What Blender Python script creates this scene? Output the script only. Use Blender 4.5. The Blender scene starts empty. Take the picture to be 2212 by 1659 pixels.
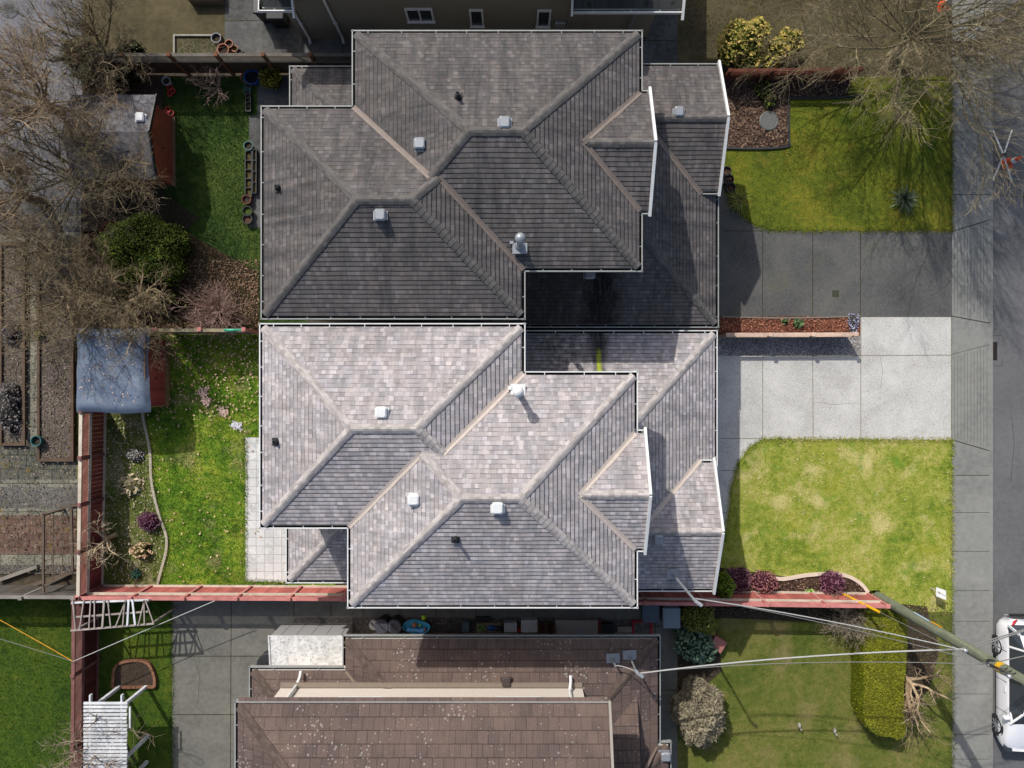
import bpy, math, random
from mathutils import Vector, Matrix
import numpy as np

# ---------------------------------------------------------------- camera, sky, sun, exposure
SC = bpy.context.scene
COL = SC.collection
CAM_H = 25.0          # drone height in metres
FPX = 1533.0          # focal length in units of a 2212 px wide picture
cam_d = bpy.data.cameras.new('camera')
cam_d.sensor_width = 36.0
cam_d.lens = 36.0 * FPX / 2212.0
cam_d.clip_start = 0.1
cam_d.clip_end = 2000.0
cam = bpy.data.objects.new('camera', cam_d)
cam.location = (0, 0, CAM_H)
COL.objects.link(cam)
SC.camera = cam
SC.view_settings.view_transform = 'Standard'
SC.view_settings.look = 'None'
SC.view_settings.exposure = 0.22
SC.view_settings.gamma = 1.0

SUN = Vector((-0.58, 1.0, 1.0)).normalized()      # towards the sun
elev = math.asin(SUN.z)
w = bpy.data.worlds.new('World'); SC.world = w; w.use_nodes = True
nt = w.node_tree; nt.nodes.clear()
sky = nt.nodes.new('ShaderNodeTexSky'); sky.sky_type = 'NISHITA'; sky.sun_disc = False
sky.sun_elevation = elev; sky.sun_rotation = math.atan2(SUN.x, SUN.y)
sky.air_density = 1.0; sky.dust_density = 3.0; sky.ozone_density = 1.0
bg = nt.nodes.new('ShaderNodeBackground'); bg.inputs[1].default_value = 0.15
wo = nt.nodes.new('ShaderNodeOutputWorld')
nt.links.new(sky.outputs[0], bg.inputs[0]); nt.links.new(bg.outputs[0], wo.inputs[0])
sl = bpy.data.lights.new('sun', 'SUN'); sl.energy = 4.2; sl.angle = math.radians(0.6); sl.color = (1.0, 0.965, 0.91)
so = bpy.data.objects.new('sun', sl); so.rotation_euler = SUN.to_track_quat('Z', 'Y').to_euler()
so.location = (-20, 40, 40)
COL.objects.link(so)

RND = random.Random(7)

def P(px, py, z=0.0):
    """point at height z whose place was measured at (px, py) on a 2212 x 1659 plan"""
    d = (CAM_H - z) / FPX
    return Vector(((px - 1106.0) * d, (829.5 - py) * d, z))

def XY(px, py, z=0.0):
    p = P(px, py, z); return (p.x, p.y)

# ---------------------------------------------------------------- materials
K = 0.80
def lin(v):
    v /= 255.0
    return v / 12.92 if v <= 0.04045 else ((v + 0.055) / 1.055) ** 2.4
def C(r, g, b, k=None):
    k = K if k is None else k
    return (min(lin(r) * k, .85), min(lin(g) * k, .85), min(lin(b) * k, .85), 1.0)

class NT:
    def __init__(s, name, rough=0.85, spec=0.2):
        s.m = bpy.data.materials.new(name); s.m.use_nodes = True
        s.t = s.m.node_tree; s.t.nodes.clear()
        s.out = s.t.nodes.new('ShaderNodeOutputMaterial')
        s.b = s.t.nodes.new('ShaderNodeBsdfPrincipled')
        s.b.inputs['Roughness'].default_value = rough
        s.b.inputs['Specular IOR Level'].default_value = spec
        s.t.links.new(s.b.outputs[0], s.out.inputs[0])
    def n(s, typ, **kw):
        nd = s.t.nodes.new(typ)
        for k, v in kw.items(): setattr(nd, k, v)
        return nd
    def l(s, a, b): s.t.links.new(a, b)
    def setv(s, sock, v):
        if hasattr(v, 'is_output') or isinstance(v, bpy.types.NodeSocket): s.l(v, sock)
        else: sock.default_value = v
    def pos(s): return s.n('ShaderNodeNewGeometry').outputs['Position']
    def obj(s): return s.n('ShaderNodeTexCoord').outputs['Object']
    def uv(s): return s.n('ShaderNodeTexCoord').outputs['UV']
    def island(s): return s.n('ShaderNodeNewGeometry').outputs['Random Per Island']
    def noise(s, vec, scale, detail=3, rough=0.55, dist=0):
        nd = s.n('ShaderNodeTexNoise'); s.l(vec, nd.inputs['Vector'])
        nd.inputs['Scale'].default_value = scale; nd.inputs['Detail'].default_value = detail
        nd.inputs['Roughness'].default_value = rough; nd.inputs['Distortion'].default_value = dist
        return nd.outputs['Fac']
    def scale(s, vec, sc):
        nd = s.n('ShaderNodeVectorMath', operation='MULTIPLY'); s.l(vec, nd.inputs[0]); nd.inputs[1].default_value = sc
        return nd.outputs[0]
    def ramp(s, fac, stops, interp='LINEAR'):
        nd = s.n('ShaderNodeValToRGB'); nd.color_ramp.interpolation = interp
        e = nd.color_ramp.elements
        while len(e) < len(stops): e.new(0.5)
        for i, (p, c) in enumerate(stops):
            e[i].position = p; e[i].color = c if hasattr(c, '__len__') else (c, c, c, 1)
        s.l(fac, nd.inputs[0]); return nd.outputs['Color']
    def mix(s, a, b, fac, mode='MIX'):
        nd = s.n('ShaderNodeMix', data_type='RGBA', blend_type=mode)
        s.setv(nd.inputs[0], fac); s.setv(nd.inputs[6], a); s.setv(nd.inputs[7], b)
        return nd.outputs[2]
    def math(s, op, a, b=0.0, clamp=False):
        nd = s.n('ShaderNodeMath', operation=op, use_clamp=clamp)
        s.setv(nd.inputs[0], a); s.setv(nd.inputs[1], b); return nd.outputs[0]
    def bump(s, h, strength=0.5, dist=0.02, normal=None):
        nd = s.n('ShaderNodeBump'); nd.inputs['Strength'].default_value = strength
        nd.inputs['Distance'].default_value = dist; s.l(h, nd.inputs['Height'])
        if normal: s.l(normal, nd.inputs['Normal'])
        return nd.outputs[0]
    def fin(s, col, bump=None, rough=None):
        s.setv(s.b.inputs['Base Color'], col)
        if bump: s.l(bump, s.b.inputs['Normal'])
        if rough is not None: s.setv(s.b.inputs['Roughness'], rough)
        return s.m

def mul(c, f): return (c[0]*f, c[1]*f, c[2]*f, 1)

def M_plain(name, col, var=0.15, scale=6, rough=0.6, spec=0.3, metal=0.0, bump=0.1, coord='obj'):
    s = NT(name, rough, spec)
    v = s.obj() if coord == 'obj' else s.pos()
    n1 = s.noise(v, scale, 5, 0.6)
    c = s.ramp(n1, [(0.25, mul(col, 1-var)), (0.55, col), (0.8, mul(col, 1+var))])
    g = s.ramp(s.noise(v, scale*4.3, 4, 0.7), [(0.3, 1-var*.8), (0.6, 1.0)])
    c = s.mix(c, g, 0.8, 'MULTIPLY')
    s.b.inputs['Metallic'].default_value = metal
    return s.fin(c, s.bump(n1, bump, 0.01) if bump else None)

def M_ground(name, cols, s1=0.5, s2=6, s3=60, grain=0.35, bump=0.4, spots=None, dist=0.6, rough=0.95):
    """cols: 3 colours dark / mid / light; patches at s1, mottling at s2, grain at s3"""
    s = NT(name, rough, 0.1); v = s.pos()
    a = s.noise(v, s1, 4, 0.6, dist); b = s.noise(v, s2, 4, 0.65); g = s.noise(v, s3, 2, 0.6)
    f = s.math('ADD', s.math('MULTIPLY', a, 0.55), s.math('MULTIPLY', b, 0.45))
    c = s.ramp(f, [(0.36, cols[0]), (0.50, cols[1]), (0.64, cols[2])])
    gr = s.ramp(g, [(0.30, 1-grain), (0.5, 1.0), (0.70, 1+grain)])
    c = s.mix(c, gr, 1.0, 'MULTIPLY')
    if spots:
        for (sc, th, cl) in spots:
            m = s.ramp(s.noise(s.scale(v, (1, 1, 1)), sc, 5, 0.6, 0.15), [(th-.04, 0.0), (min(th+0.10, 1), .62)])
            c = s.mix(c, cl, m)
    return s.fin(c, s.bump(s.math('ADD', b, g), bump, 0.02))

def M_speckle(name, cols, scale=45, rough=0.95, patch=0.7):
    """gravel, bark or leaf litter: cells of random colour"""
    s = NT(name, rough, 0.15); v = s.pos()
    vo = s.n('ShaderNodeTexVoronoi'); s.l(v, vo.inputs['Vector']); vo.inputs['Scale'].default_value = scale
    sep = s.n('ShaderNodeSeparateColor'); s.l(vo.outputs['Color'], sep.inputs[0])
    c = s.ramp(sep.outputs[0], [(i/(len(cols)-1), cc) for i, cc in enumerate(cols)])
    big = s.ramp(s.noise(v, patch, 4, .6), [(.3, .75), (.7, 1.2)])
    c = s.mix(c, big, 1.0, 'MULTIPLY')
    d = s.ramp(vo.outputs['Distance'], [(0.0, 1.0), (0.9, 0.45)])
    c = s.mix(c, d, 0.7, 'MULTIPLY')
    return s.fin(c, s.bump(vo.outputs['Distance'], -0.6, 0.03))

def M_brickish(name, c1, c2, mortar, bw, bh, ms=0.006, offset=0.5, bump=0.4, moss=None, coord='pos', speck=0.2, rough=0.9, squash=1.0):
    s = NT(name, rough, 0.2); v = s.pos() if coord == 'pos' else s.uv()
    br = s.n('ShaderNodeTexBrick', offset=offset, squash=squash)
    s.l(v, br.inputs['Vector']); br.inputs['Scale'].default_value = 1.0
    br.inputs['Brick Width'].default_value = bw; br.inputs['Row Height'].default_value = bh
    br.inputs['Mortar Size'].default_value = ms; br.inputs['Mortar Smooth'].default_value = 0.2
    br.inputs['Color1'].default_value = c1; br.inputs['Color2'].default_value = c2; br.inputs['Mortar'].default_value = mortar
    p = s.pos()
    c = s.mix(br.outputs['Color'], s.ramp(s.noise(p, 1.1, 5, .65), [(.3, .78), (.7, 1.18)]), 1.0, 'MULTIPLY')
    c = s.mix(c, s.ramp(s.noise(p, 40, 3, .7), [(.3, 1-speck), (.7, 1+speck)]), 1.0, 'MULTIPLY')
    if moss:
        m = s.ramp(s.noise(p, 2.2, 5, .7), [(moss[1], 0.0), (moss[1]+.1, 0.85)])
        c = s.mix(c, moss[0], m)
    return s.fin(c, s.bump(br.outputs['Fac'], -bump, 0.01))

def M_shingle(name, c1, c2, c3, line=0.35, streak=0.25, stain=None, tab=(0.128, 0.128)):
    """laminated asphalt shingle: irregular tabs, raised butt edge on every course, weathering"""
    s = NT(name, 0.93, 0.12); uv = s.uv(); p = s.pos(); bw, bh = tab
    sx = s.n('ShaderNodeSeparateXYZ'); s.l(uv, sx.inputs[0]); u, v = sx.outputs[0], sx.outputs[1]
    wav = s.math('MULTIPLY', s.math('SUBTRACT', s.noise(p, 1.3, 2), .5), .035)      # courses are never dead straight
    vv = s.math('DIVIDE', s.math('ADD', v, wav), bh); row = s.math('FLOOR', vv); fr = s.math('FRACT', vv)
    def cells(width, warp, seed):
        cv = s.n('ShaderNodeCombineXYZ'); s.l(s.math('MULTIPLY', u, 3.1/width*.15), cv.inputs[0]); s.l(s.math('MULTIPLY', row, 7.7), cv.inputs[1]); cv.inputs[2].default_value = seed
        w1 = s.noise(cv.outputs[0], 1.0, 1)
        wn = s.n('ShaderNodeTexWhiteNoise', noise_dimensions='1D'); s.l(s.math('ADD', row, seed), wn.inputs['W'])
        uu = s.math('ADD', s.math('ADD', s.math('DIVIDE', u, width), s.math('MULTIPLY', w1, warp)), s.math('MULTIPLY', wn.outputs['Value'], 5.0))
        c = s.n('ShaderNodeCombineXYZ'); s.l(s.math('FLOOR', uu), c.inputs[0]); s.l(row, c.inputs[1]); c.inputs[2].default_value = seed
        r = s.n('ShaderNodeTexWhiteNoise', noise_dimensions='3D'); s.l(c.outputs[0], r.inputs['Vector'])
        return r.outputs['Value'], s.math('FRACT', uu)
    r1, f1 = cells(bw, 2.2, 3.0); r2, f2 = cells(bw*2.7, 2.0, 11.0)
    c = s.ramp(r1, [(0.0, mul(c2, .92)), (.45, mul(c1, .88)), (.76, mul(c1, .97)), (.88, mul(c1, 1.10)), (1.0, mul(c1, 1.22))])
    c = s.mix(c, s.ramp(r2, [(0, .95), (.5, 1.0), (1, 1.04)]), 1.0, 'MULTIPLY')
    hue = s.ramp(s.noise(p, 2.3, 4, .6), [(.35, (0.95, .97, 1.02, 1)), (.65, (1.03, 1.0, .98, 1))])
    c = s.mix(c, hue, 1.0, 'MULTIPLY')
    c = s.mix(c, mul(c3, .8), s.ramp(s.noise(s.scale(uv, (2.2, .22, 1)), 1.5, 6, .72), [(.44, 0.0), (.64, streak)]), 'MIX')
    c = s.mix(c, s.ramp(s.noise(s.scale(uv, (5.5, .35, 1)), 1.2, 4, .7), [(.35, .90), (.6, 1.03)]), 1.0, 'MULTIPLY')
    c = s.mix(c, s.ramp(s.noise(p, .55, 4, .6), [(.35, .90), (.65, 1.08)]), 1.0, 'MULTIPLY')
    g = s.ramp(s.noise(p, 48, 4, .8), [(.28, .70), (.72, 1.30)])
    c = s.mix(c, g, 1.0, 'MULTIPLY')
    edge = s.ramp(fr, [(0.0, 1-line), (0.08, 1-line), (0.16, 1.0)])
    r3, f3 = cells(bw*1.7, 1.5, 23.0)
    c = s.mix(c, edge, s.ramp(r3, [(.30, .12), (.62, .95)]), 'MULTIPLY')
    jt = s.ramp(f1, [(0.0, 1-line*.9), (0.07, 1.0)])
    c = s.mix(c, jt, s.ramp(r1, [(0, .2), (1, 1.0)]), 'MULTIPLY')
    mo = s.ramp(s.noise(p, 9, 4, .65), [(.69, 0.0), (.73, .85)])
    c = s.mix(c, C(40, 40, 32), mo)
    if stain: c = stain(s, c, p)
    h = s.math('ADD', s.ramp(fr, [(0.0, 0.0), (0.20, 1.0), (1.0, 0.30)]), s.math('MULTIPLY', r1, .35))
    return s.fin(c, s.bump(h, 1.0, 0.022, s.bump(g, .25, .006)))

def M_tile(name, c1, c2, c3):
    """brown ribbed concrete roof tile with lichen spots"""
    s = NT(name, 0.85, 0.25); uv = s.uv(); p = s.pos()
    br = s.n('ShaderNodeTexBrick', offset=0.5); s.l(uv, br.inputs['Vector'])
    br.inputs['Scale'].default_value = 1.0; br.inputs['Brick Width'].default_value = 0.30
    br.inputs['Row Height'].default_value = 0.335; br.inputs['Mortar Size'].default_value = 0.007
    br.inputs['Color1'].default_value = c1; br.inputs['Color2'].default_value = c2; br.inputs['Mortar'].default_value = mul(c1, .35)
    c = br.outputs['Color']
    rib = s.noise(s.scale(uv, (38, 1.2, 1)), 1.0, 2, .6)
    c = s.mix(c, s.ramp(rib, [(.3, .80), (.7, 1.18)]), 1.0, 'MULTIPLY')
    c = s.mix(c, c3, s.ramp(s.noise(p, .7, 4, .6), [(.45, 0), (.7, .6)]))
    c = s.mix(c, s.ramp(s.noise(p, 30, 3, .7), [(.3, .85), (.7, 1.15)]), 1.0, 'MULTIPLY')
    vo = s.n('ShaderNodeTexVoronoi'); s.l(p, vo.inputs['Vector']); vo.inputs['Scale'].default_value = 4.2
    sp = s.math('LESS_THAN', vo.outputs['Distance'], s.math('MULTIPLY', s.ramp(s.noise(p, .8, 3, .6), [(.38, .03), (.62, 1.0)]), s.math('MULTIPLY', s.noise(p, 6, 4, .7), 0.27)))
    c = s.mix(c, C(160, 152, 142), s.math('MULTIPLY', sp, .8))
    vo2 = s.n('ShaderNodeTexVoronoi'); s.l(p, vo2.inputs['Vector']); vo2.inputs['Scale'].default_value = 9
    sp2 = s.math('LESS_THAN', vo2.outputs['Distance'], s.ramp(s.noise(p, .9, 3), [(.42, 0.0), (.65, .30)]))
    c = s.mix(c, C(150, 145, 138), s.math('MULTIPLY', sp2, .7))
    sx = s.n('ShaderNodeSeparateXYZ'); s.l(uv, sx.inputs[0])
    fr = s.math('FRACT', s.math('DIVIDE', sx.outputs[1], 0.335))
    h = s.math('SUBTRACT', s.math('MULTIPLY', fr, -1.6), s.math('MULTIPLY', br.outputs['Fac'], 0.5))
    c = s.mix(c, s.ramp(fr, [(0, .5), (.07, 1)]), 1.0, 'MULTIPLY')
    return s.fin(c, s.bump(s.math('ADD', h, s.math('MULTIPLY', rib, .5)), .6, .02))

def M_leaf(name, cols, rough=0.7):
    s = NT(name, rough, 0.25)
    c = s.ramp(s.island(), [(i/(len(cols)-1), cc) for i, cc in enumerate(cols)])
    c = s.mix(c, s.ramp(s.noise(s.pos(), 2.2, 3), [(.3, .75), (.7, 1.2)]), 1.0, 'MULTIPLY')
    s.b.inputs['Subsurface Weight'].default_value = 0.0
    return s.fin(c)

def M_blades(name, cols, s1=.45, spots=None):
    """blades take the patch colours of the turf below, each blade a little different"""
    s = NT(name, .8, .2); v = s.scale(s.pos(), (1, 1, 0)); a = s.noise(v, s1, 4, 0.6, .6); b = s.noise(v, 4.5, 4, 0.65)
    f = s.math('ADD', s.math('ADD', s.math('MULTIPLY', a, 0.55), s.math('MULTIPLY', b, 0.45)), s.math('MULTIPLY', s.math('SUBTRACT', s.island(), .5), .10))
    c = s.ramp(f, [(0.36, cols[0]), (0.50, cols[1]), (0.64, cols[2])])
    for (sc, th, cl) in (spots or []):
        c = s.mix(c, cl, s.ramp(s.noise(v, sc, 5, 0.6, 0.15), [(th-.04, 0.0), (min(th+0.10, 1), .62)]))
    return s.fin(s.mix(c, s.ramp(s.island(), [(0, .62), (1, 1.4)]), 1.0, 'MULTIPLY'))
def M_wood(name, c1, c2, rough=0.85, axis=(1, 1, 14)):
    s = NT(name, rough, 0.15); v = s.obj()
    n = s.noise(s.scale(v, axis), 1.4, 4, .65)
    c = s.ramp(n, [(.3, c1), (.7, c2)])
    c = s.mix(c, s.ramp(s.island(), [(0, .78), (1, 1.2)]), 1.0, 'MULTIPLY')
    c = s.mix(c, s.ramp(s.noise(v, 3, 4, .7), [(.35, .7), (.6, 1.0)]), .7, 'MULTIPLY')
    return s.fin(c, s.bump(n, .2, .01))

# ---------------------------------------------------------------- mesh collector
class MB:
    def __init__(s): s.v = []; s.f = []; s.uv = {}; s.mi = []
    def add(s, vs, fs, mi=0, uvs=None):
        o = len(s.v); s.v += [tuple(v) for v in vs]
        for k, f in enumerate(fs):
            if uvs: s.uv[len(s.f)] = uvs[k]
            s.f.append(tuple(i+o for i in f)); s.mi.append(mi)
        return s
    def box(s, c, size, rz=0.0, mi=0):
        sx, sy, sz = size[0]/2, size[1]/2, size[2]/2
        ca, sa = math.cos(rz), math.sin(rz); vs = []
        for dz in (-sz, sz):
            for dx, dy in ((-sx, -sy), (sx, -sy), (sx, sy), (-sx, sy)):
                vs.append((c[0]+dx*ca-dy*sa, c[1]+dx*sa+dy*ca, c[2]+dz))
        return s.add(vs, [(3,2,1,0), (4,5,6,7), (0,1,5,4), (1,2,6,5), (2,3,7,6), (3,0,4,7)], mi)
    def rbox(s, x0, x1, y0, y1, z0, z1, mi=0):
        return s.box(((x0+x1)/2, (y0+y1)/2, (z0+z1)/2), (abs(x1-x0), abs(y1-y0), abs(z1-z0)), 0, mi)
    def cbox(s, c, size, rz=0.0, ch=0.02, mi=0):
        """box with chamfered top and upright edges"""
        sx, sy, sz = size[0]/2, size[1]/2, size[2]
        ca, sa = math.cos(rz), math.sin(rz)
        def ring(ix, z):
            a, b = sx-ix, sy-ix; q = ch
            pts = [(-a+q,-b), (a-q,-b), (a,-b+q), (a,b-q), (a-q,b), (-a+q,b), (-a,b-q), (-a,-b+q)]
            return [(c[0]+x*ca-y*sa, c[1]+x*sa+y*ca, c[2]+z) for x, y in pts]
        vs = ring(0, 0)+ring(0, sz-ch)+ring(ch, sz)
        fs = [tuple(range(7, -1, -1)), tuple(range(16, 24))]
        for r in (0, 8):
            for i in range(8): fs.append((r+i, r+(i+1) % 8, r+8+(i+1) % 8, r+8+i))
        return s.add(vs, fs, mi)
    def beam(s, p, q, w_, h_, mi=0, up=(0, 0, 1)):
        p, q = Vector(p), Vector(q); d = (q-p)
        if d.length < 1e-6: return s
        d.normalize(); u = Vector(up)
        if abs(d.dot(u)) > .98: u = Vector((1, 0, 0))
        a = d.cross(u).normalized()*(w_/2); b = a.cross(d).normalized()*(h_/2)
        vs = [p-a-b, p+a-b, p+a+b, p-a+b, q-a-b, q+a-b, q+a+b, q-a+b]
        return s.add(vs, [(0,1,2,3), (7,6,5,4), (0,4,5,1), (1,5,6,2), (2,6,7,3), (3,7,4,0)], mi)
    def tube(s, pts, rs, n=6, mi=0, cap=True):
        pts = [Vector(p) for p in pts]
        if not hasattr(rs, '__len__'): rs = [rs]*len(pts)
        vs = []; fs = []; prev = None
        for i, p in enumerate(pts):
            d = (pts[min(i+1, len(pts)-1)]-pts[max(i-1, 0)])
            d = d.normalized() if d.length > 1e-9 else Vector((0, 0, 1))
            a = prev - d*prev.dot(d) if prev is not None else d.orthogonal()
            if a.length < 1e-6: a = d.orthogonal()
            a.normalize(); prev = a; b = d.cross(a)
            for k in range(n):
                t = 2*math.pi*k/n; vs.append(p+(a*math.cos(t)+b*math.sin(t))*rs[i])
        for i in range(len(pts)-1):
            for k in range(n):
                fs.append((i*n+k, i*n+(k+1) % n, (i+1)*n+(k+1) % n, (i+1)*n+k))
        if cap and n > 3:
            fs.append(tuple(range(n-1, -1, -1))); fs.append(tuple((len(pts)-1)*n+k for k in range(n)))
        return s.add(vs, fs, mi)
    def lathe(s, c, prof, n=20, mi=0, close=True):
        vs = []; fs = []
        for r, z in prof:
            for k in range(n):
                t = 2*math.pi*k/n; vs.append((c[0]+r*math.cos(t), c[1]+r*math.sin(t), c[2]+z))
        for i in range(len(prof)-1):
            for k in range(n): fs.append((i*n+k, i*n+(k+1) % n, (i+1)*n+(k+1) % n, (i+1)*n+k))
        if close:
            fs.append(tuple(range(n-1, -1, -1))); fs.append(tuple((len(prof)-1)*n+k for k in range(n)))
        return s.add(vs, fs, mi)
    def prism(s, poly, z0, z1, mi=0):
        n = len(poly); vs = [(x, y, z0) for x, y in poly]+[(x, y, z1) for x, y in poly]
        area = sum(poly[i][0]*poly[(i+1) % n][1]-poly[(i+1) % n][0]*poly[i][1] for i in range(n))
        fs = [tuple(range(n-1, -1, -1)), tuple(range(n, 2*n))]+[(i, (i+1) % n, n+(i+1) % n, n+i) for i in range(n)]
        if area < 0: fs = [f[::-1] for f in fs]
        return s.add(vs, fs, mi)
    def leaves(s, pts, size, jitter=0.4, flat=0.0, rnd=RND, mi=0, long=1.0):
        """small leaf shaped faces, random tilt"""
        for p in pts:
            sz = size*(1+rnd.uniform(-jitter, jitter)); th = rnd.uniform(0, 6.283)
            a = Vector((math.cos(th), math.sin(th), rnd.uniform(-1, 1)*(1-flat))).normalized()
            b = Vector((-math.sin(th), math.cos(th), rnd.uniform(-1, 1)*(1-flat))); b = (b-a*b.dot(a)).normalized()
            a = a*sz*long*.5; b = b*sz*.32; p = Vector(p)
            s.add([p-a, p+b, p+a, p-b], [(0, 1, 2, 3)], mi)
        return s
    def sphere(s, c, r, nu=14, nv=9, mi=0, fn=None, half=False):
        vs = []; fs = []
        v0 = 0.0 if half else -math.pi/2
        for j in range(nv+1):
            ph = v0+(math.pi/2-v0)*j/nv
            for i in range(nu):
                t = 2*math.pi*i/nu; d = Vector((math.cos(ph)*math.cos(t), math.cos(ph)*math.sin(t), math.sin(ph)))
                k = fn(d) if fn else 1.0
                vs.append((c[0]+d.x*r[0]*k, c[1]+d.y*r[1]*k, c[2]+d.z*r[2]*k))
        for j in range(nv):
            for i in range(nu): fs.append((j*nu+i, j*nu+(i+1) % nu, (j+1)*nu+(i+1) % nu, (j+1)*nu+i))
        return s.add(vs, fs, mi)

def props(o, label=None, cat=None, group=None, kind=None):
    if label: o['label'] = label
    if cat: o['category'] = cat
    if group: o['group'] = group
    if kind: o['kind'] = kind
    return o

ROOT = {}
def mesh_obj(name, mb, mats, origin, smooth=False):
    me = bpy.data.meshes.new(name)
    ox, oy, oz = origin
    me.from_pydata([(x-ox, y-oy, z-oz) for x, y, z in mb.v], [], mb.f)
    if not isinstance(mats, (list, tuple)): mats = [mats]
    for m in mats: me.materials.append(m)
    if len(mats) > 1: me.polygons.foreach_set('material_index', mb.mi)
    if mb.uv:
        ul = me.uv_layers.new(name='UVMap')
        for pi, uvs in mb.uv.items():
            for k, li in enumerate(me.polygons[pi].loop_indices): ul.data[li].uv = uvs[k]
    if smooth: me.polygons.foreach_set('use_smooth', [True]*len(mb.f))
    me.update()
    o = bpy.data.objects.new(name, me); COL.objects.link(o)
    return o
def root(name, label, cat, loc, group=None):
    o = bpy.data.objects.new(name, None); COL.objects.link(o)
    o.location = loc; o.empty_display_size = .2
    ROOT[o.name] = tuple(loc)
    return props(o, label, cat, group)
def part(name, mb, mats, parent, smooth=False, label=None):
    org = ROOT[parent.name]
    o = mesh_obj(name, mb, mats, org, smooth); o.parent = parent; ROOT[o.name] = org
    if label: o['label'] = label
    return o
def one(name, mb, mats, label, cat, loc, group=None, smooth=False, kind=None):
    o = mesh_obj(name, mb, mats, loc, smooth); o.location = loc; ROOT[o.name] = tuple(loc)
    return props(o, label, cat, group, kind)
def copy_tree(o, loc, rz=0.0, scale=None, label=None):
    c = o.copy(); COL.objects.link(c); c.location = loc; c.rotation_euler[2] = rz
    if scale: c.scale = scale
    if label: c['label'] = label
    for ch in o.children:
        d = ch.copy(); COL.objects.link(d); d.parent = c
        for g in ch.children:
            e = g.copy(); COL.objects.link(e); e.parent = d
    return c

def smoothpoly(pts, sub=5, closed=True):
    out = []; n = len(pts); rng = range(n) if closed else range(n-1)
    for i in rng:
        if closed: p0, p1, p2, p3 = pts[i-1], pts[i], pts[(i+1) % n], pts[(i+2) % n]
        else: p0, p1, p2, p3 = pts[max(i-1, 0)], pts[i], pts[i+1], pts[min(i+2, n-1)]
        for k in range(sub):
            t = k/sub
            out.append(tuple(0.5*((2*p1[j])+(-p0[j]+p2[j])*t+(2*p0[j]-5*p1[j]+4*p2[j]-p3[j])*t*t+(-p0[j]+3*p1[j]-3*p2[j]+p3[j])*t**3) for j in range(2)))
    if not closed: out.append(tuple(pts[-1]))
    return out

def sheet(name, px, z, m, kind='structure', label=None, cat=None, thick=0.0):
    pts = [XY(x, y) for x, y in px]
    mb = MB()
    if thick: mb.prism(pts, z-thick, z)
    else:
        n = len(pts); area = sum(pts[i][0]*pts[(i+1) % n][1]-pts[(i+1) % n][0]*pts[i][1] for i in range(n))
        if area < 0: pts = pts[::-1]
        mb.add([(x, y, z) for x, y in pts], [tuple(range(len(pts)))])
    o = mesh_obj(name, mb, m, (0, 0, 0))
    return props(o, label, cat, None, kind)

def inpoly(x, y, poly):
    c = np.zeros(x.shape, bool); n = len(poly); j = n-1
    for i in range(n):
        xi, yi = poly[i]; xj, yj = poly[j]
        if yi != yj:
            c ^= ((yi > y) != (yj > y)) & (x < (xj-xi)*(y-yi)/(yj-yi)+xi)
        j = i
    return c
NPR = np.random.default_rng(5)
def scatter_in(px, count, holes=()):
    poly = [XY(a, b) for a, b in px]
    xs = [p[0] for p in poly]; ys = [p[1] for p in poly]; X = []; Y = []; got = 0
    for _ in range(40):
        x = NPR.uniform(min(xs), max(xs), count*2); y = NPR.uniform(min(ys), max(ys), count*2)
        k = inpoly(x, y, poly)
        for h in holes: k &= ~inpoly(x, y, [XY(a, b) for a, b in h])
        X.append(x[k]); Y.append(y[k]); got += int(k.sum())
        if got >= count: break
    X = np.concatenate(X)[:count]; Y = np.concatenate(Y)[:count]
    return X, Y
def fast_mesh(name, V, nper, m):
    """V: (n, nper, 3) array of separate faces"""
    n = V.shape[0]; me = bpy.data.meshes.new(name)
    me.vertices.add(n*nper); me.vertices.foreach_set('co', V.reshape(-1).astype(np.float32))
    me.loops.add(n*nper); me.loops.foreach_set('vertex_index', np.arange(n*nper, dtype=np.int32))
    me.polygons.add(n); me.polygons.foreach_set('loop_start', np.arange(0, n*nper, nper, dtype=np.int32))
    me.materials.append(m); me.update(calc_edges=True); me.validate()
    o = bpy.data.objects.new(name, me); COL.objects.link(o); return o
def grass_blades(px, count, m, label, h=0.06, holes=()):
    X, Y = scatter_in(px, count, holes); n = len(X)
    th = NPR.uniform(0, 2*np.pi, n); hh = h*NPR.uniform(.4, 1.3, n); w_ = NPR.uniform(.006, .014, n)
    le = NPR.uniform(0, 2*np.pi, n); lean = NPR.uniform(.3, 1.2, n)*hh
    V = np.zeros((n, 3, 3))
    V[:, 0, 0] = X-np.cos(th)*w_; V[:, 0, 1] = Y-np.sin(th)*w_
    V[:, 1, 0] = X+np.cos(th)*w_; V[:, 1, 1] = Y+np.sin(th)*w_
    V[:, 2, 0] = X+np.cos(le)*lean; V[:, 2, 1] = Y+np.sin(le)*lean; V[:, 2, 2] = hh
    o = fast_mesh('grass', V, 3, m); return props(o, label, 'grass', None, 'stuff')
def litter(px, count, m, label, size=0.06, z=0.03, name='fallen_leaves', cat='leaves', holes=(), pts=None):
    if pts is None: X, Y = scatter_in(px, count, holes)
    else: X, Y = pts
    n = len(X); th = NPR.uniform(0, 2*np.pi, n); s_ = size*NPR.uniform(.45, 1.25, n)
    V = np.zeros((n, 4, 3)); zz = z+NPR.uniform(0, .02, n)
    for k, (a, b) in enumerate(((.5, 0), (0, .3), (-.5, 0), (0, -.3))):
        V[:, k, 0] = X+s_*(a*np.cos(th)-b*np.sin(th)); V[:, k, 1] = Y+s_*(a*np.sin(th)+b*np.cos(th))
        V[:, k, 2] = zz+NPR.uniform(-.012, .02, n)
    o = fast_mesh(name, V, 4, m); return props(o, label, cat, None, 'stuff')
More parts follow.
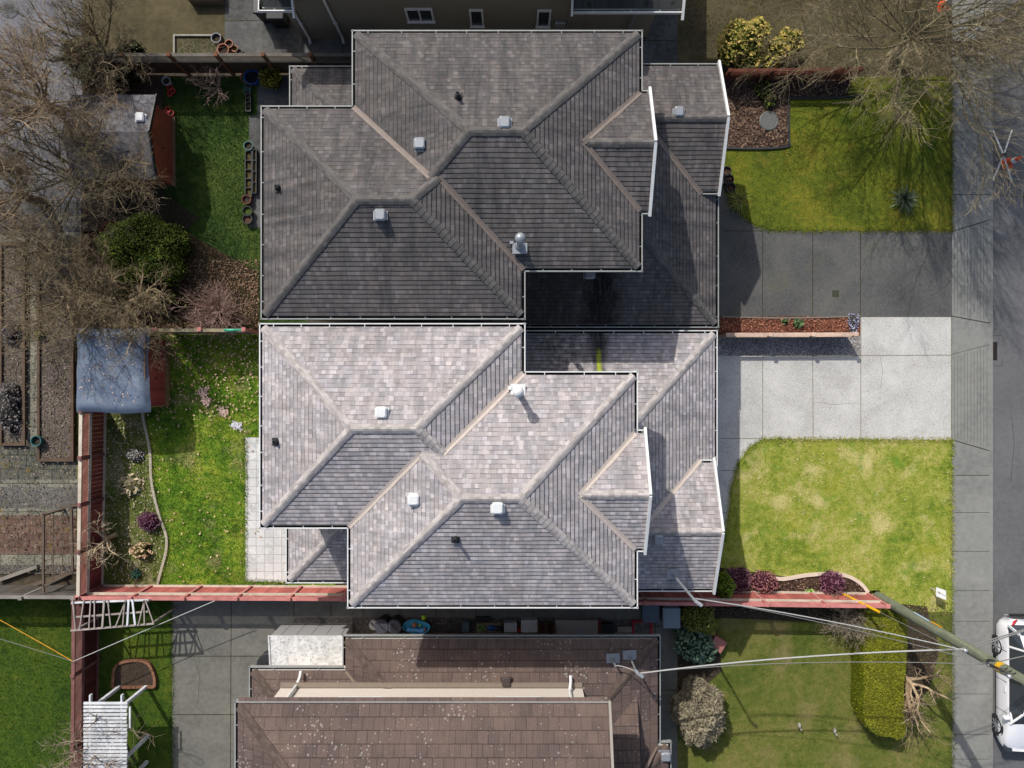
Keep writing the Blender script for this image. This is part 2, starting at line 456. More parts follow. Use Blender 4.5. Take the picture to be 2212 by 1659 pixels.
# ---------------------------------------------------------------- shared materials; beyond the pale lot, dimming is put into many colours
M_soffit = M_plain('painted_soffit', C(190, 188, 182), .05, 3)
M_white = M_plain('white_painted_metal', C(218, 219, 217), .09, 3, .45, .4)
M_gutter_grey = M_plain('dimmed_gutter', C(148, 150, 146), .12, 6, .5, .4)  # white gutter tone lowered; dimming beyond the pale lot sits in the colour
M_dark = M_plain('gutter_debris_shade', C(42, 40, 36), .4, 18, .95, .1)  # dark colour stands for debris together with the shade inside the trough
M_glass = NT('window_glass', 0.08, 0.5); M_glass = M_glass.fin((0.03, 0.035, 0.04, 1))
M_black = M_plain('black_plastic', C(38, 39, 42), .15, 6, .5, .35)
M_greyp = M_plain('grey_metal', C(150, 154, 158), .1, 9, .4, .5, .3)
M_soil = M_speckle('soil', [C(48, 40, 34), C(78, 66, 56), C(58, 50, 42), C(96, 84, 72)], 38)
M_gravel_l = M_speckle('pale_gravel', [C(95, 92, 90), C(160, 152, 145), C(120, 116, 112), C(205, 200, 195), C(70, 68, 66)], 34)
M_gravel_d = M_speckle('dark_gravel', [C(62, 60, 58), C(110, 104, 98), C(80, 78, 75), C(140, 134, 126)], 30)
M_bark = M_speckle('bark_mulch', [C(44, 34, 28), C(82, 62, 50), C(60, 46, 38), C(104, 82, 68), C(50, 40, 34)], 24)
M_redbark = M_speckle('red_leaf_mulch', [C(90, 56, 42), C(150, 96, 74), C(60, 44, 36), C(120, 76, 58)], 26)

TURF = {}
def grassm(name, d, m_, l_, spots=None, s1=.45):
    TURF[name] = ((d, m_, l_), s1, spots)
    return M_ground(name, [d, m_, l_], s1, 4.5, 45, .45, .6, spots)
G_base = M_ground('bare_ground', [C(52, 46, 38), C(74, 66, 54), C(92, 84, 70)], .6, 5, 50, .3)
G_front_s = grassm('front_lawn_turf', C(92, 116, 34), C(142, 150, 60), C(176, 168, 98), [(.9, .57, C(206, 190, 134)), (1.6, .61, C(92, 136, 44)), (.5, .60, C(150, 150, 46))])
G_front_n = grassm('dimmed_front_turf', C(72, 86, 28), C(100, 108, 34), C(124, 120, 42), [(1.3, .60, C(132, 120, 50)), (.8, .60, C(52, 76, 24))])  # darker copy of the front turf, dimming put into the colour
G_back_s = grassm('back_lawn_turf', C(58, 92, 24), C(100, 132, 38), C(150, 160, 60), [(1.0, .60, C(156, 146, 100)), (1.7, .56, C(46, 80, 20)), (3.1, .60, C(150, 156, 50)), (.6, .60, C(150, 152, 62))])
G_back_n = grassm('dimmed_back_turf', C(38, 58, 24), C(58, 80, 34), C(82, 98, 44), [(1.5, .70, C(96, 98, 48))])  # back turf with the dimming outside the bright lot painted in
G_sw = grassm('corner_lawn_turf', C(44, 66, 22), C(64, 86, 26), C(88, 98, 32), None)
G_front_sn = grassm('tired_lawn_turf', C(72, 88, 34), C(98, 104, 46), C(122, 116, 66), [(.8, .57, C(136, 122, 84)), (1.5, .60, C(66, 86, 30))])
G_brown = grassm('worn_brown_lawn', C(66, 62, 44), C(84, 77, 56), C(98, 90, 66), [(1.3, .64, C(80, 88, 42))])
G_asph = M_ground('asphalt', [C(92, 92, 93), C(101, 101, 102), C(108, 108, 108)], .35, 7, 90, .16, .3)
G_walk = M_ground('sidewalk_concrete', [C(116, 116, 112), C(130, 130, 125), C(140, 140, 134)], .45, 5, 110, .10, .15, [(2.6, .72, C(104, 104, 106))])
G_drive_s = M_ground('pale_aggregate_concrete', [C(172, 170, 164), C(188, 186, 180), C(202, 200, 194)], .9, 22, 45, .42, .5, [(9, .62, C(150, 149, 144)), (2.5, .68, C(164, 160, 146))])
G_drive_n = M_ground('dimmed_aggregate_concrete', [C(76, 76, 76), C(90, 90, 88), C(102, 101, 96)], .5, 12, 85, .22, .3, [(.9, .62, C(96, 96, 76))])  # same concrete as the pale drive, its colour darkened to imitate dimming
G_conc_n = M_ground('mossy_concrete', [C(66, 66, 64), C(88, 88, 86), C(104, 104, 102)], .7, 5, 60, .16, .3, [(1.8, .64, C(52, 50, 40))])
G_conc_s = M_ground('yard_concrete', [C(98, 97, 90), C(110, 109, 102), C(120, 118, 109)], 1.1, 6, 70, .2, .25, [(1.4, .66, C(88, 84, 68))])
G_lane = M_ground('lane_concrete', [C(100, 100, 104), C(112, 112, 116), C(122, 122, 124)], .9, 8, 70, .16, .25)
G_patio = M_brickish('patio_slabs', C(196, 196, 194), C(214, 213, 210), C(120, 120, 116), .30, .30, .007, 0.0, .4, (C(176, 178, 174), .52))
G_paver = M_brickish('grey_pavers', C(66, 67, 70), C(84, 84, 84), C(36, 36, 34), .42, .22, .012, .5, .5, (C(92, 84, 40), .62))
G_paver_m = M_brickish('mossy_pavers', C(84, 84, 76), C(100, 98, 88), C(46, 46, 38), .6, .5, .014, .5, .5, (C(104, 88, 28), .56))
G_paver_l = M_brickish('pale_pavers', C(112, 110, 98), C(130, 128, 114), C(56, 54, 46), .6, .5, .014, .3, .5, (C(112, 96, 34), .62))
G_paver_r = M_brickish('red_pavers', C(96, 74, 64), C(112, 90, 78), C(56, 48, 40), .25, .25, .010, .5, .5, (C(104, 88, 30), .58))
M_joint_s = M_ground('pale_joint_dirt', [C(112, 108, 92), C(134, 130, 114), C(96, 104, 60)], 1.5, 8, 60, .35)
M_joint = M_ground('joint_dirt', [C(46, 46, 36), C(64, 60, 44), C(70, 74, 34)], 1.5, 8, 60, .3)

# ---------------------------------------------------------------- the ground
mb = MB(); mb.rbox(-90, 90, -90, 90, -0.55, -0.14)
props(mesh_obj('ground', mb, G_base, (0, 0, 0)), kind='structure')
sheet('yard_ground', [(-1200, -1200), (2056, -1200), (2056, 2900), (-1200, 2900)], -0.02, G_base, thick=.14)
mb = MB()
road_x0 = P(2139, 0, -.12).x
mb.rbox(road_x0, road_x0+9.5, -60, 60, -0.145, -0.115)
props(mesh_obj('road', mb, G_asph, (0, 0, 0)), kind='structure')
sheet('lane', [(-600, -700), (178, -700), (178, 432), (-600, 432)], .0, G_lane)
sheet('neighbour_yard_ground', [(178, -300), (486, -300), (486, 150), (178, 150)], .0, G_brown)
sheet('front_lawn_worn', [(1400, -500), (2056, -500), (2056, 166), (1400, 166)], .0, G_brown)
N_LAWN = [(1705, 215), (1830, 207), (1838, 166), (2056, 166), (2056, 499), (1665, 499), (1632, 489), (1600, 466), (1576, 434), (1563, 400), (1563, 322), (1703, 318)]
sheet('front_lawn_dimmed', N_LAWN, .004, G_front_n)
S_LAWN = [(1648, 948), (2056, 950), (2056, 1322), (1906, 1322), (1906, 1290), (1878, 1280), (1852, 1252), (1812, 1238), (1762, 1240), (1700, 1246), (1660, 1240), (1555, 1226), (1562, 1180), (1573, 1110), (1580, 1045), (1594, 1000), (1618, 966)]
sheet('front_lawn', S_LAWN, .004, G_front_s)
SN_LAWN = [(1462, 1275), (2056, 1300), (2056, 1900), (1462, 1900)]
sheet('front_lawn_tired', SN_LAWN, .0, G_front_sn)
N_BACK = [(352, 166), (725, 166), (725, 712), (352, 712)]
sheet('back_lawn_dimmed', N_BACK, .0, G_back_n)
S_BACK = [(352, 722), (725, 722), (725, 1270), (341, 1270), (346, 1244), (359, 1190), (360, 1155), (345, 1112), (330, 1045), (325, 975), (311, 905), (300, 860)]
sheet('back_lawn', S_BACK, .0, G_back_s)
sheet('garden_soil', [(165, 722), (352, 722), (300, 860), (311, 905), (325, 975), (330, 1045), (345, 1112), (360, 1155), (359, 1190), (346, 1244), (341, 1272), (165, 1272)], .002, M_ground('garden_soil', [C(56, 66, 28), C(92, 98, 48), C(146, 134, 106)], .8, 6, 40, .45, .6, [(1.6, .53, C(84, 100, 36)), (2.6, .62, C(60, 74, 28))]))
SW_LAWN = [(-500, 1268), (158, 1268), (158, 1900), (-500, 1900)]
sheet('corner_lawn', SW_LAWN, .0, G_sw)
SW2_LAWN = [(158, 1272), (372, 1272), (372, 1900), (158, 1900)]
sheet('side_lawn', SW2_LAWN, .004, G_sw)
sheet('shrub_bed_soil', [(175, 500), (400, 500), (560, 590), (560, 716), (175, 716)], .006, M_speckle('leafy_soil', [C(46, 36, 28), C(86, 66, 52), C(60, 48, 38), C(110, 88, 70), C(40, 34, 26)], 26))
sheet('dark_bed_soil', [(178, 150), (352, 150), (352, 420), (430, 470), (400, 505), (178, 505)], .006, M_soil)
for nm, pp, z, m in [
    ('patio_slab', [(530, 945), (720, 945), (720, 1256), (530, 1256)], .03, G_patio),
    ('yard_path', [(538, 250), (715, 250), (715, 492), (538, 492)], .01, G_conc_n),
    ('yard_path_corner', [(556, 162), (780, 162), (780, 250), (556, 250)], .012, G_conc_n),
    ('neighbour_patio', [(486, -300), (780, -300), (780, 152), (486, 152)], .02, G_conc_n),
    ('neighbour_path', [(1230, -100), (1463, -100), (1463, 152), (1230, 152)], .02, G_conc_n),
    ('neighbour_concrete', [(372, 1272), (1463, 1272), (1463, 1900), (372, 1900)], .02, G_conc_s),
    ('side_gravel', [(634, 1333), (1288, 1333), (1288, 1380), (634, 1380)], .026, M_gravel_d),
    ('gravel_patch', [(1290, 1337), (1372, 1337), (1372, 1400), (1290, 1400)], .026, M_gravel_d),
    ('bark_bed', [(1555, 168), (1838, 168), (1830, 207), (1705, 215), (1703, 318), (1555, 322)], .012, M_bark),
    ('entry_path', [(1490, 150), (1563, 150), (1563, 440), (1490, 440)], .008, G_drive_n),
    ('driveway_dark', [(1400, 350), (1563, 350), (1563, 400), (1576, 434), (1600, 466), (1632, 489), (1665, 499), (2055, 499), (2055, 683), (1400, 683)], .02, G_drive_n),
    ('leaf_strip', [(1500, 683), (1858, 683), (1858, 725), (1500, 725)], .012, M_redbark),
    ('gravel_strip', [(1500, 725), (1858, 725), (1858, 769), (1500, 769)], .012, M_gravel_l),
    ('driveway', [(1858, 683), (2055, 683), (2055, 950), (1648, 948), (1618, 966), (1594, 1000), (1580, 1045), (1573, 1110), (1562, 1180), (1553, 1228), (1400, 1228), (1400, 769), (1858, 769)], .02, G_drive_s),
    ('shrub_border_soil', [(1546, 1226), (1660, 1240), (1700, 1246), (1762, 1240), (1812, 1238), (1852, 1252), (1878, 1280), (1906, 1290), (1906, 1300), (1546, 1300)], .008, M_bark),
    ('hedge_bed_soil', [(1866, 1296), (2000, 1310), (2030, 1400), (2010, 1480), (1955, 1560), (1868, 1540)], .006, M_soil),
    ('shrub_bed_front', [(1462, 1330), (1545, 1330), (1560, 1450), (1500, 1500), (1462, 1560)], .006, M_soil),
    ('fence_foot_soil', [(1462, 1275), (1900, 1275), (1900, 1340), (1800, 1345), (1560, 1335), (1462, 1340)], .004, M_soil),
    ('paver_path', [(-300, 432), (176, 432), (176, 502), (-300, 502)], .01, G_paver),
    ('paver_band', [(-300, 502), (176, 502), (176, 527), (-300, 527)], .012, G_paver_l),
    ('bed_path', [(55, 527), (95, 527), (95, 965), (55, 965)], .008, G_paver_l),
    ('paver_path_mossy', [(-300, 965), (165, 965), (165, 1036), (-300, 1036)], .008, G_paver_m),
    ('paver_band_pale', [(-300, 1036), (172, 1036), (172, 1052), (-300, 1052)], .010, G_paver_l),
    ('gravel_band', [(-300, 1052), (172, 1052), (172, 1098), (-300, 1098)], .010, M_speckle('grey_gravel', [C(84, 82, 78), C(112, 110, 104), C(98, 94, 90), C(134, 130, 124)], 30)),
    ('paver_court', [(-300, 1113), (165, 1113), (165, 1196), (-300, 1196)], .010, G_paver_r),
    ('paver_band_lower', [(-300, 1098), (165, 1098), (165, 1113), (-300, 1113)], .012, G_paver_l),
    ('paver_band_foot', [(-300, 1196), (165, 1196), (165, 1220), (-300, 1220)], .012, G_paver_l),
    ('gravel_foot', [(-300, 1220), (165, 1220), (165, 1240), (-300, 1240)], .008, M_gravel_d),
    ]:
    sheet(nm, pp, z, m, thick=(z+.01 if 'drive' in nm or 'patio' in nm or 'concrete' in nm else 0))
sheet('front_path', [(2046, 145), (2050, 145), (2050, 166), (2046, 166)], .006, G_brown)

# joints in the concrete
def joints(name, lines, z, w_=.025, m=M_joint):
    mb = MB()
    for a, b in lines:
        p, q = XY(*a), XY(*b); mb.beam((p[0], p[1], z), (q[0], q[1], z), w_, .006)
    return props(mesh_obj(name, mb, m, (0, 0, 0)), kind='structure')
joints('driveway_joints', [((1647, 769), (1647, 947)), ((1755, 769), (1756, 948)), ((1859, 683), (1859, 948)), ((1859, 768), (2055, 767)),
                           ((1555, 1016), (1590, 1016)), ((1553, 1107), (1572, 1107)), ((1648, 769), (1858, 769)), ((2054, 683), (2054, 950)), ((1553, 947), (1647, 947))], .021, .022, M_joint_s)
joints('driveway_joints', [((1647, 500), (1647, 683)), ((1755, 499), (1755, 683)), ((1858, 499), (1858, 683)), ((1562, 499), (1665, 499)), ((1859, 684), (2055, 684))], .021)
joints('concrete_joints', [((500, 1300), (498, 1700)), ((635, 1300), (635, 1332)), ((715, 1300), (715, 1332)), ((372, 1417), (640, 1417)), ((372, 1543), (560, 1543)), ((785, 1300), (785, 1332)), ((864, 1300), (864, 1332)), ((942, 1300), (942, 1332)), ((1028, 1300), (1028, 1332)), ((1150, 1300), (1150, 1332)), ((1415, 1300), (1415, 1620)), ((1372, 1352), (1462, 1352)), ((1415, 1490), (1462, 1490))], .021)
joints('concrete_joints', [((486, 45), (760, 45)), ((653, 82), (653, 125)), ((740, 82), (740, 125)), ((1390, 88), (1463, 88))], .021)
mb = MB(); p, q = XY(1797, 627), XY(1812, 642); mb.rbox(p[0], q[0], q[1], p[1], .018, .024)
one('drain_cover', mb, M_plain('drain_iron', C(62, 66, 48), .2, 20), 'small square mossy drain cover set in the dark driveway', 'drain cover', (p[0], p[1], .02))

# sidewalk: separate slabs over a dark bed, grooved ramps at both driveways
mb = MB()
x0, x1 = P(2056, 0).x, P(2138, 0).x
mb.rbox(x0, x1, -45, 45, -.13, -.012, 1)
ys = [-400, -310, -220, -130, -45, 40, 130, 205, 285, 420]
def slab(poly): mb.prism([XY(a, b) for a, b in poly], -.011, 0.0, 0)
gp = .55
for a, b in zip(ys, ys[1:]): slab([(2056.5, a+gp), (2138, a+gp), (2138, b-gp), (2056.5, b-gp)])
slab([(2056.5, 421), (2138, 421), (2138, 474), (2056.5, 499)])
slab([(2056.5, 501), (2138, 476), (2138, 697), (2056.5, 682)])
slab([(2056.5, 684), (2138, 699), (2138, 744), (2056.5, 765)])
slab([(2056.5, 766), (2138, 745), (2138, 973), (2056.5, 949)])
slab([(2056.5, 951), (2138, 975), (2138, 1026), (2056.5, 1026)])
for a, b in zip([1027, 1107, 1191, 1276, 1342, 1499, 1587, 1640, 1700, 1790, 1880, 1970, 2060], [1107, 1191, 1276, 1342, 1499, 1587, 1640, 1700, 1790, 1880, 1970, 2060, 2150]):
    slab([(2056.5, a+gp), (2138, a+gp), (2138, b-gp), (2056.5, b-gp)])
for k in range(11):
    xx = 2062+k*7.0; t = (xx-2056)/82
    for (ya0, ya1, yb0, yb1) in ((501, 476, 682, 697), (766, 745, 949, 973)):
        a = XY(xx, ya0+(ya1-ya0)*t+5); b = XY(xx, yb0+(yb1-yb0)*t-5)
        mb.beam((a[0], a[1], .0005), (b[0], b[1], .0005), .007, .003, 1)
props(mesh_obj('sidewalk', mb, [G_walk, M_joint], (0, 0, 0)), kind='structure')
mb = MB(); mb.rbox(x1, road_x0+.02, -45, 45, -.13, -.004)
props(mesh_obj('kerb', mb, G_walk, (0, 0, 0)), kind='structure')
# leaf grime in the road edge
litter([(2139, 380), (2146, 380), (2144, 1100), (2138, 1100)], 420, M_leaf('gutter_leaves', [C(60, 48, 36), C(90, 72, 52), C(50, 44, 36)]), 'brown leaf debris along the kerb of the road', .07, -.11)

# lawn grass, fallen leaves
def gl(name, *cols): return M_leaf(name, list(cols))
grass_blades(S_LAWN, 42000, M_blades('grass_front', *TURF['front_lawn_turf']), 'short pale yellow-green grass of the sunny front lawn', .035)
grass_blades(N_LAWN, 30000, M_blades('grass_dimmed_front', *TURF['dimmed_front_turf']), 'dimmed dark grass of the front lawn beside the dark driveway', .035)
grass_blades(S_BACK, 46000, M_blades('grass_back', *TURF['back_lawn_turf']), 'vivid long grass of the back lawn beside the patio', .05, [[(530, 945), (730, 945), (730, 1258), (530, 1258)]])
grass_blades(N_BACK, 46000, M_blades('grass_dimmed_back', *TURF['dimmed_back_turf']), 'dark green grass of the dimmed back lawn', .05, [[(538, 150), (730, 150), (730, 492), (538, 492)]])
grass_blades([(-20, 1268), (158, 1268), (158, 1700), (-20, 1700)], 14000, M_blades('grass_corner', *TURF['corner_lawn_turf']), 'dull green grass in the bottom left corner', .045)
grass_blades(SW2_LAWN[:2]+[(372, 1700), (158, 1700)], 14000, M_blades('grass_side', *TURF['corner_lawn_turf']), 'green grass between the red fence and the concrete yard', .045)
grass_blades([(1462, 1310), (2056, 1310), (2056, 1700), (1462, 1700)], 36000, M_blades('grass_tired', *TURF['tired_lawn_turf']), 'tired patchy grass around the long yellow hedge', .035)
M_ll = gl('dry_leaves_pale', C(196, 160, 132), C(226, 196, 160), C(150, 112, 92), C(210, 190, 130))
M_ld = gl('dry_leaves_dark', C(92, 70, 54), C(140, 108, 84), C(66, 50, 40), C(160, 134, 104))
X, Y = scatter_in(S_BACK, 5200); kk = (NPR.random(len(X)) < np.clip(1.15-(1.7-Y)/3.4, .06, 1)); litter(None, 0, M_ll, 'pale dry leaves scattered over the back lawn by the red shed', .085, .045, pts=(X[kk], Y[kk]))
X, Y = scatter_in([(400, 560), (560, 560), (560, 712), (352, 712)], 2000); litter(None, 0, M_ld, 'brown leaves piled at the foot of the dark back lawn', .08, .02, pts=(X, Y))
litter([(230, 900), (311, 905), (325, 975), (330, 1045), (355, 1150), (345, 1250), (230, 1260)], 1700, gl('bed_leaves', C(150, 140, 122), C(190, 176, 150), C(80, 92, 40), C(96, 116, 40), C(84, 76, 56)), 'dead pale leaves and stalks covering the fence border', .08, .02)
litter([(1555, 170), (1838, 170), (1825, 207), (1705, 215), (1703, 318), (1555, 322)], 2600, gl('bark_leaves', C(104, 80, 66), C(72, 52, 42), C(142, 116, 94), C(48, 38, 32)), 'curled brown leaves over the bark bed', .10, .02)
litter([(1555, 684), (1856, 684), (1856, 716), (1555, 716)], 1500, gl('strip_leaves', C(150, 92, 70), C(96, 62, 48), C(190, 130, 100), C(70, 46, 38)), 'reddish leaves in the strip beside the low pink fence', .07, .02)
litter([(1550, 1230), (1700, 1247), (1852, 1254), (1895, 1290), (1550, 1290)], 500, gl('border_leaves', C(190, 150, 120), C(120, 92, 76), C(210, 180, 150)), 'pale leaf scraps on the soil between purple shrubs', .05, .02)
litter(S_LAWN, 260, gl('white_petals', C(220, 216, 190), C(196, 186, 140), C(170, 130, 90)), 'tiny pale petals dotted on the front lawn', .05, .04, 'petals', 'petals')
litter([(1990, 1300), (2050, 1300), (2050, 1480), (1960, 1480)], 350, gl('tree_leaves', C(110, 84, 62), C(80, 62, 48)), 'brown leaves under the leaning bare tree by the hedge', .06, .02)
litter([(1462, 1280), (1890, 1290), (1890, 1330), (1560, 1325), (1462, 1330)], 500, M_ld, 'dark leaves under the fence beside the conical shrub', .06, .02)

grass_blades([(1465, -60), (2056, -60), (2056, 166), (1465, 166)], 16000, M_blades('grass_worn', *TURF['worn_brown_lawn']), 'sparse brownish grass of the worn lawn at the top', .035)
# weeds and ragged grass along the paving edges
def rag(pts, n, m, label, h=.07, w_=.05):
    X = []; Y = []
    for a, b in zip(pts, pts[1:]):
        p, q = XY(*a), XY(*b); k = max(1, int(n*math.dist(p, q)))
        t = NPR.random(k); X.append(p[0]+(q[0]-p[0])*t+NPR.normal(0, w_, k)); Y.append(p[1]+(q[1]-p[1])*t+NPR.normal(0, w_, k))
    X = np.concatenate(X); Y = np.concatenate(Y); n_ = len(X); th = NPR.uniform(0, 6.283, n_); le = NPR.uniform(0, 6.283, n_); hh = h*NPR.uniform(.4, 1.4, n_)
    V = np.zeros((n_, 3, 3)); V[:, 0, 0] = X-np.cos(th)*.01; V[:, 0, 1] = Y-np.sin(th)*.01; V[:, 1, 0] = X+np.cos(th)*.01; V[:, 1, 1] = Y+np.sin(th)*.01
    V[:, 2, 0] = X+np.cos(le)*hh; V[:, 2, 1] = Y+np.sin(le)*hh; V[:, :, 2] = .02; V[:, 2, 2] = hh
    return props(fast_mesh('grass', V, 3, m), label, 'grass', None, 'stuff')
rag([(2056, 950), (1648, 948), (1618, 966), (1594, 1000), (1580, 1045), (1573, 1110), (1562, 1180)], 260, M_blades('rag1', *TURF['front_lawn_turf']), 'ragged grass edge between front lawn and pale driveway')
rag([(2056, 950), (2056, 1320)], 200, M_blades('rag1b', *TURF['front_lawn_turf']), 'ragged grass edge of the front lawn along the sidewalk')
rag([(1563, 400), (1576, 434), (1600, 466), (1632, 489), (1665, 499), (2056, 499), (2056, 160)], 240, M_blades('rag2', *TURF['dimmed_front_turf']), 'ragged grass edge of the dark front lawn')
rag([(2056, 1320), (2056, 1700)], 200, M_blades('rag3', *TURF['tired_lawn_turf']), 'ragged grass edge of the tired lawn along the sidewalk')
rag([(530, 945), (530, 1256), (620, 1258)], 300, M_blades('rag4', *TURF['back_lawn_turf']), 'ragged grass edge around the patio slabs', .09)
rag([(311, 905), (325, 975), (330, 1045), (345, 1112), (360, 1155), (359, 1190), (346, 1244)], 260, M_blades('rag5', *TURF['back_lawn_turf']), 'long grass leaning over the wavy edging', .09)
rag([(372, 1300), (372, 1700)], 200, M_blades('rag6', *TURF['corner_lawn_turf']), 'ragged grass edge along the concrete yard')
litter([(0, 520), (165, 520), (165, 1240), (0, 1240)], 2600, gl('bed_scraps', C(110, 96, 80), C(140, 126, 106), C(70, 60, 50), C(96, 100, 50)), 'dead leaves strewn over the far left beds and pavers', .08, .10)
litter([(0, 0), (178, 0), (178, 430), (0, 430)], 500, M_ld, 'dry leaves on the lane under the bare trees', .07, .01)
joints('road_cracks', [((2142, 724), (2168, 724)), ((2168, 724), (2172, 732)), ((2172, 732), (2171, 746)), ((2144, 790), (2170, 790)), ((2170, 790), (2170, 774)), ((2145, 420), (2230, 424)), ((2230, 424), (2400, 418)), ((2190, 900), (2196, 960)), ((2196, 960), (2188, 1040))], -.1145, .012)
joints('driveway_cracks', [((1900, 768), (1906, 800)), ((1906, 800), (1902, 838)), ((1760, 868), (1800, 874)), ((1800, 874), (1856, 870))], .021, .008, M_joint_s)
joints('yard_cracks', [((420, 1418), (432, 1460)), ((432, 1460), (428, 1520)), ((520, 1340), (560, 1372))], .021, .008)
# concrete edging curves
def edging(name, px, label, m, w_=.09, h_=.07):
    pts = smoothpoly(px, 5, False); mb = MB()
    for a, b in zip(pts, pts[1:]):
        p, q = XY(*a), XY(*b); mb.beam((p[0], p[1], h_/2), (q[0], q[1], h_/2), w_, h_)
    p = XY(*px[0]); return one(name, mb, m, label, 'garden edging', (p[0], p[1], 0))
M_edge = M_plain('edging_concrete', C(176, 166, 150), .12, 5, .9, .1)
edging('lawn_edging', [(309, 880), (311, 905), (325, 972), (329, 1042), (345, 1112), (360, 1155), (360, 1190), (346, 1244), (341, 1264)], 'wavy concrete edging between the back lawn and the fence border', M_edge)
edging('border_edging', [(1655, 1245), (1690, 1250), (1740, 1242), (1790, 1239), (1830, 1244), (1858, 1260), (1874, 1279)], 'curved pale kerb around the purple shrub border', M_plain('pale_edging', C(214, 196, 178), .1, 5, .9, .1), .12)
edging('bark_bed_edging', [(1563, 321), (1640, 322), (1700, 317), (1703, 300), (1703, 222), (1712, 213), (1800, 212), (1860, 207)], 'dark plastic edging around the bark bed', M_plain('dark_edging', C(52, 54, 56), .1, 5), .06)
edging('driveway_bed_edging', [(1560, 684), (1700, 687), (1858, 683)], 'thin pale concrete strip along the leafy bed of the dark driveway', M_plain('strip_edging', C(120, 116, 104), .1, 5), .05, .05)
# ---------------------------------------------------------------- roofs
T = 0.47
def clip(poly, a, b, c):
    """keep a*x+b*y+c >= 0"""
    out = []; n = len(poly)
    for i in range(n):
        p, q = poly[i], poly[(i+1) % n]; dp = a*p[0]+b*p[1]+c; dq = a*q[0]+b*q[1]+c
        if dp >= -1e-9: out.append(p)
        if (dp > 1e-9 and dq < -1e-9) or (dp < -1e-9 and dq > 1e-9):
            t = dp/(dp-dq); out.append((p[0]+(q[0]-p[0])*t, p[1]+(q[1]-p[1])*t))
    if len(out) < 3: return []
    ar = abs(sum(out[i][0]*out[(i+1) % len(out)][1]-out[(i+1) % len(out)][0]*out[i][1] for i in range(len(out))))
    return out if ar > 1e-5 else []
class Block:
    """rect x0 x1 y0 y1 with slopes rising from the named sides"""
    def __init__(s, x0, x1, y0, y1, e, sides='WESN', t=T, foot=None):
        s.r = (x0, x1, y0, y1); s.e = e; s.pl = []
        for k in sides:
            s.pl.append({'W': (t, 0, e-t*x0), 'E': (-t, 0, e+t*x1), 'S': (0, t, e-t*y0), 'N': (0, -t, e+t*y1)}[k])
        s.foot = foot or (x0, x1, y0, y1)
    def z(s, x, y):
        f = s.foot
        if not (f[0]-.16 <= x <= f[1]+.16 and f[2]-.16 <= y <= f[3]+.16): return -1e9
        return min(a*x+b*y+c for a, b, c in s.pl)
def roofz(bl):
    return lambda x, y: max(b.z(x, y) for b in bl)
def roof_mesh(bl, keep=None, thick=.03):
    mb = MB(); O = [tuple()]
    for bi, B in enumerate(bl):
        f = B.foot; base = [(f[0], f[2]), (f[1], f[2]), (f[1], f[3]), (f[0], f[3])]
        for i, (a, b, c) in enumerate(B.pl):
            poly = base
            for j, (a2, b2, c2) in enumerate(B.pl):
                if j != i and poly: poly = clip(poly, a2-a, b2-b, c2-c)
            polys = [poly] if poly else []
            for bk, D in enumerate(bl):
                if bk == bi: continue
                g = D.foot; eps = 1e-4 if bk < bi else -1e-4
                hs = [(1, 0, -g[0]), (-1, 0, g[1]), (0, 1, -g[2]), (0, -1, g[3])]+[(a2-a, b2-b, c2-c+eps) for a2, b2, c2 in D.pl]
                new = []
                for q in polys:
                    rem = q
                    for h in hs:
                        if not rem: break
                        o = clip(rem, -h[0], -h[1], -h[2])
                        if o: new.append(o)
                        rem = clip(rem, *h)
                polys = new
            L = math.hypot(a, b); sl_ = math.sqrt(1+L*L)
            for q in polys:
                ux, uy = (-b/L, a/L)
                vs = [(x, y, a*x+b*y+c) for x, y in q]
                uv = [((x*ux+y*uy)+13.0*i, ((x*a+y*b)/L)*sl_+20.0) for x, y in q]
                ar = sum(q[k][0]*q[(k+1) % len(q)][1]-q[(k+1) % len(q)][0]*q[k][1] for k in range(len(q)))
                if ar < 0: vs = vs[::-1]; uv = uv[::-1]
                mb.add(vs, [tuple(range(len(vs)))], 0, [uv])
    return mb
def fascia(mb, rects, e):
    for (x0, x1, y0, y1) in rects: mb.rbox(x0+.10, x1-.10, y0+.10, y1-.10, e-.16, e-.005)
def cap_part(par, mat, *a): m = MB(); cap_strip(m, *a); return part('ridge_cap', m, mat, par) if m.f else None
def valley_part(par, mat, *a): m = MB(); valley_strip(m, *a); return part('valley_flashing', m, mat, par)
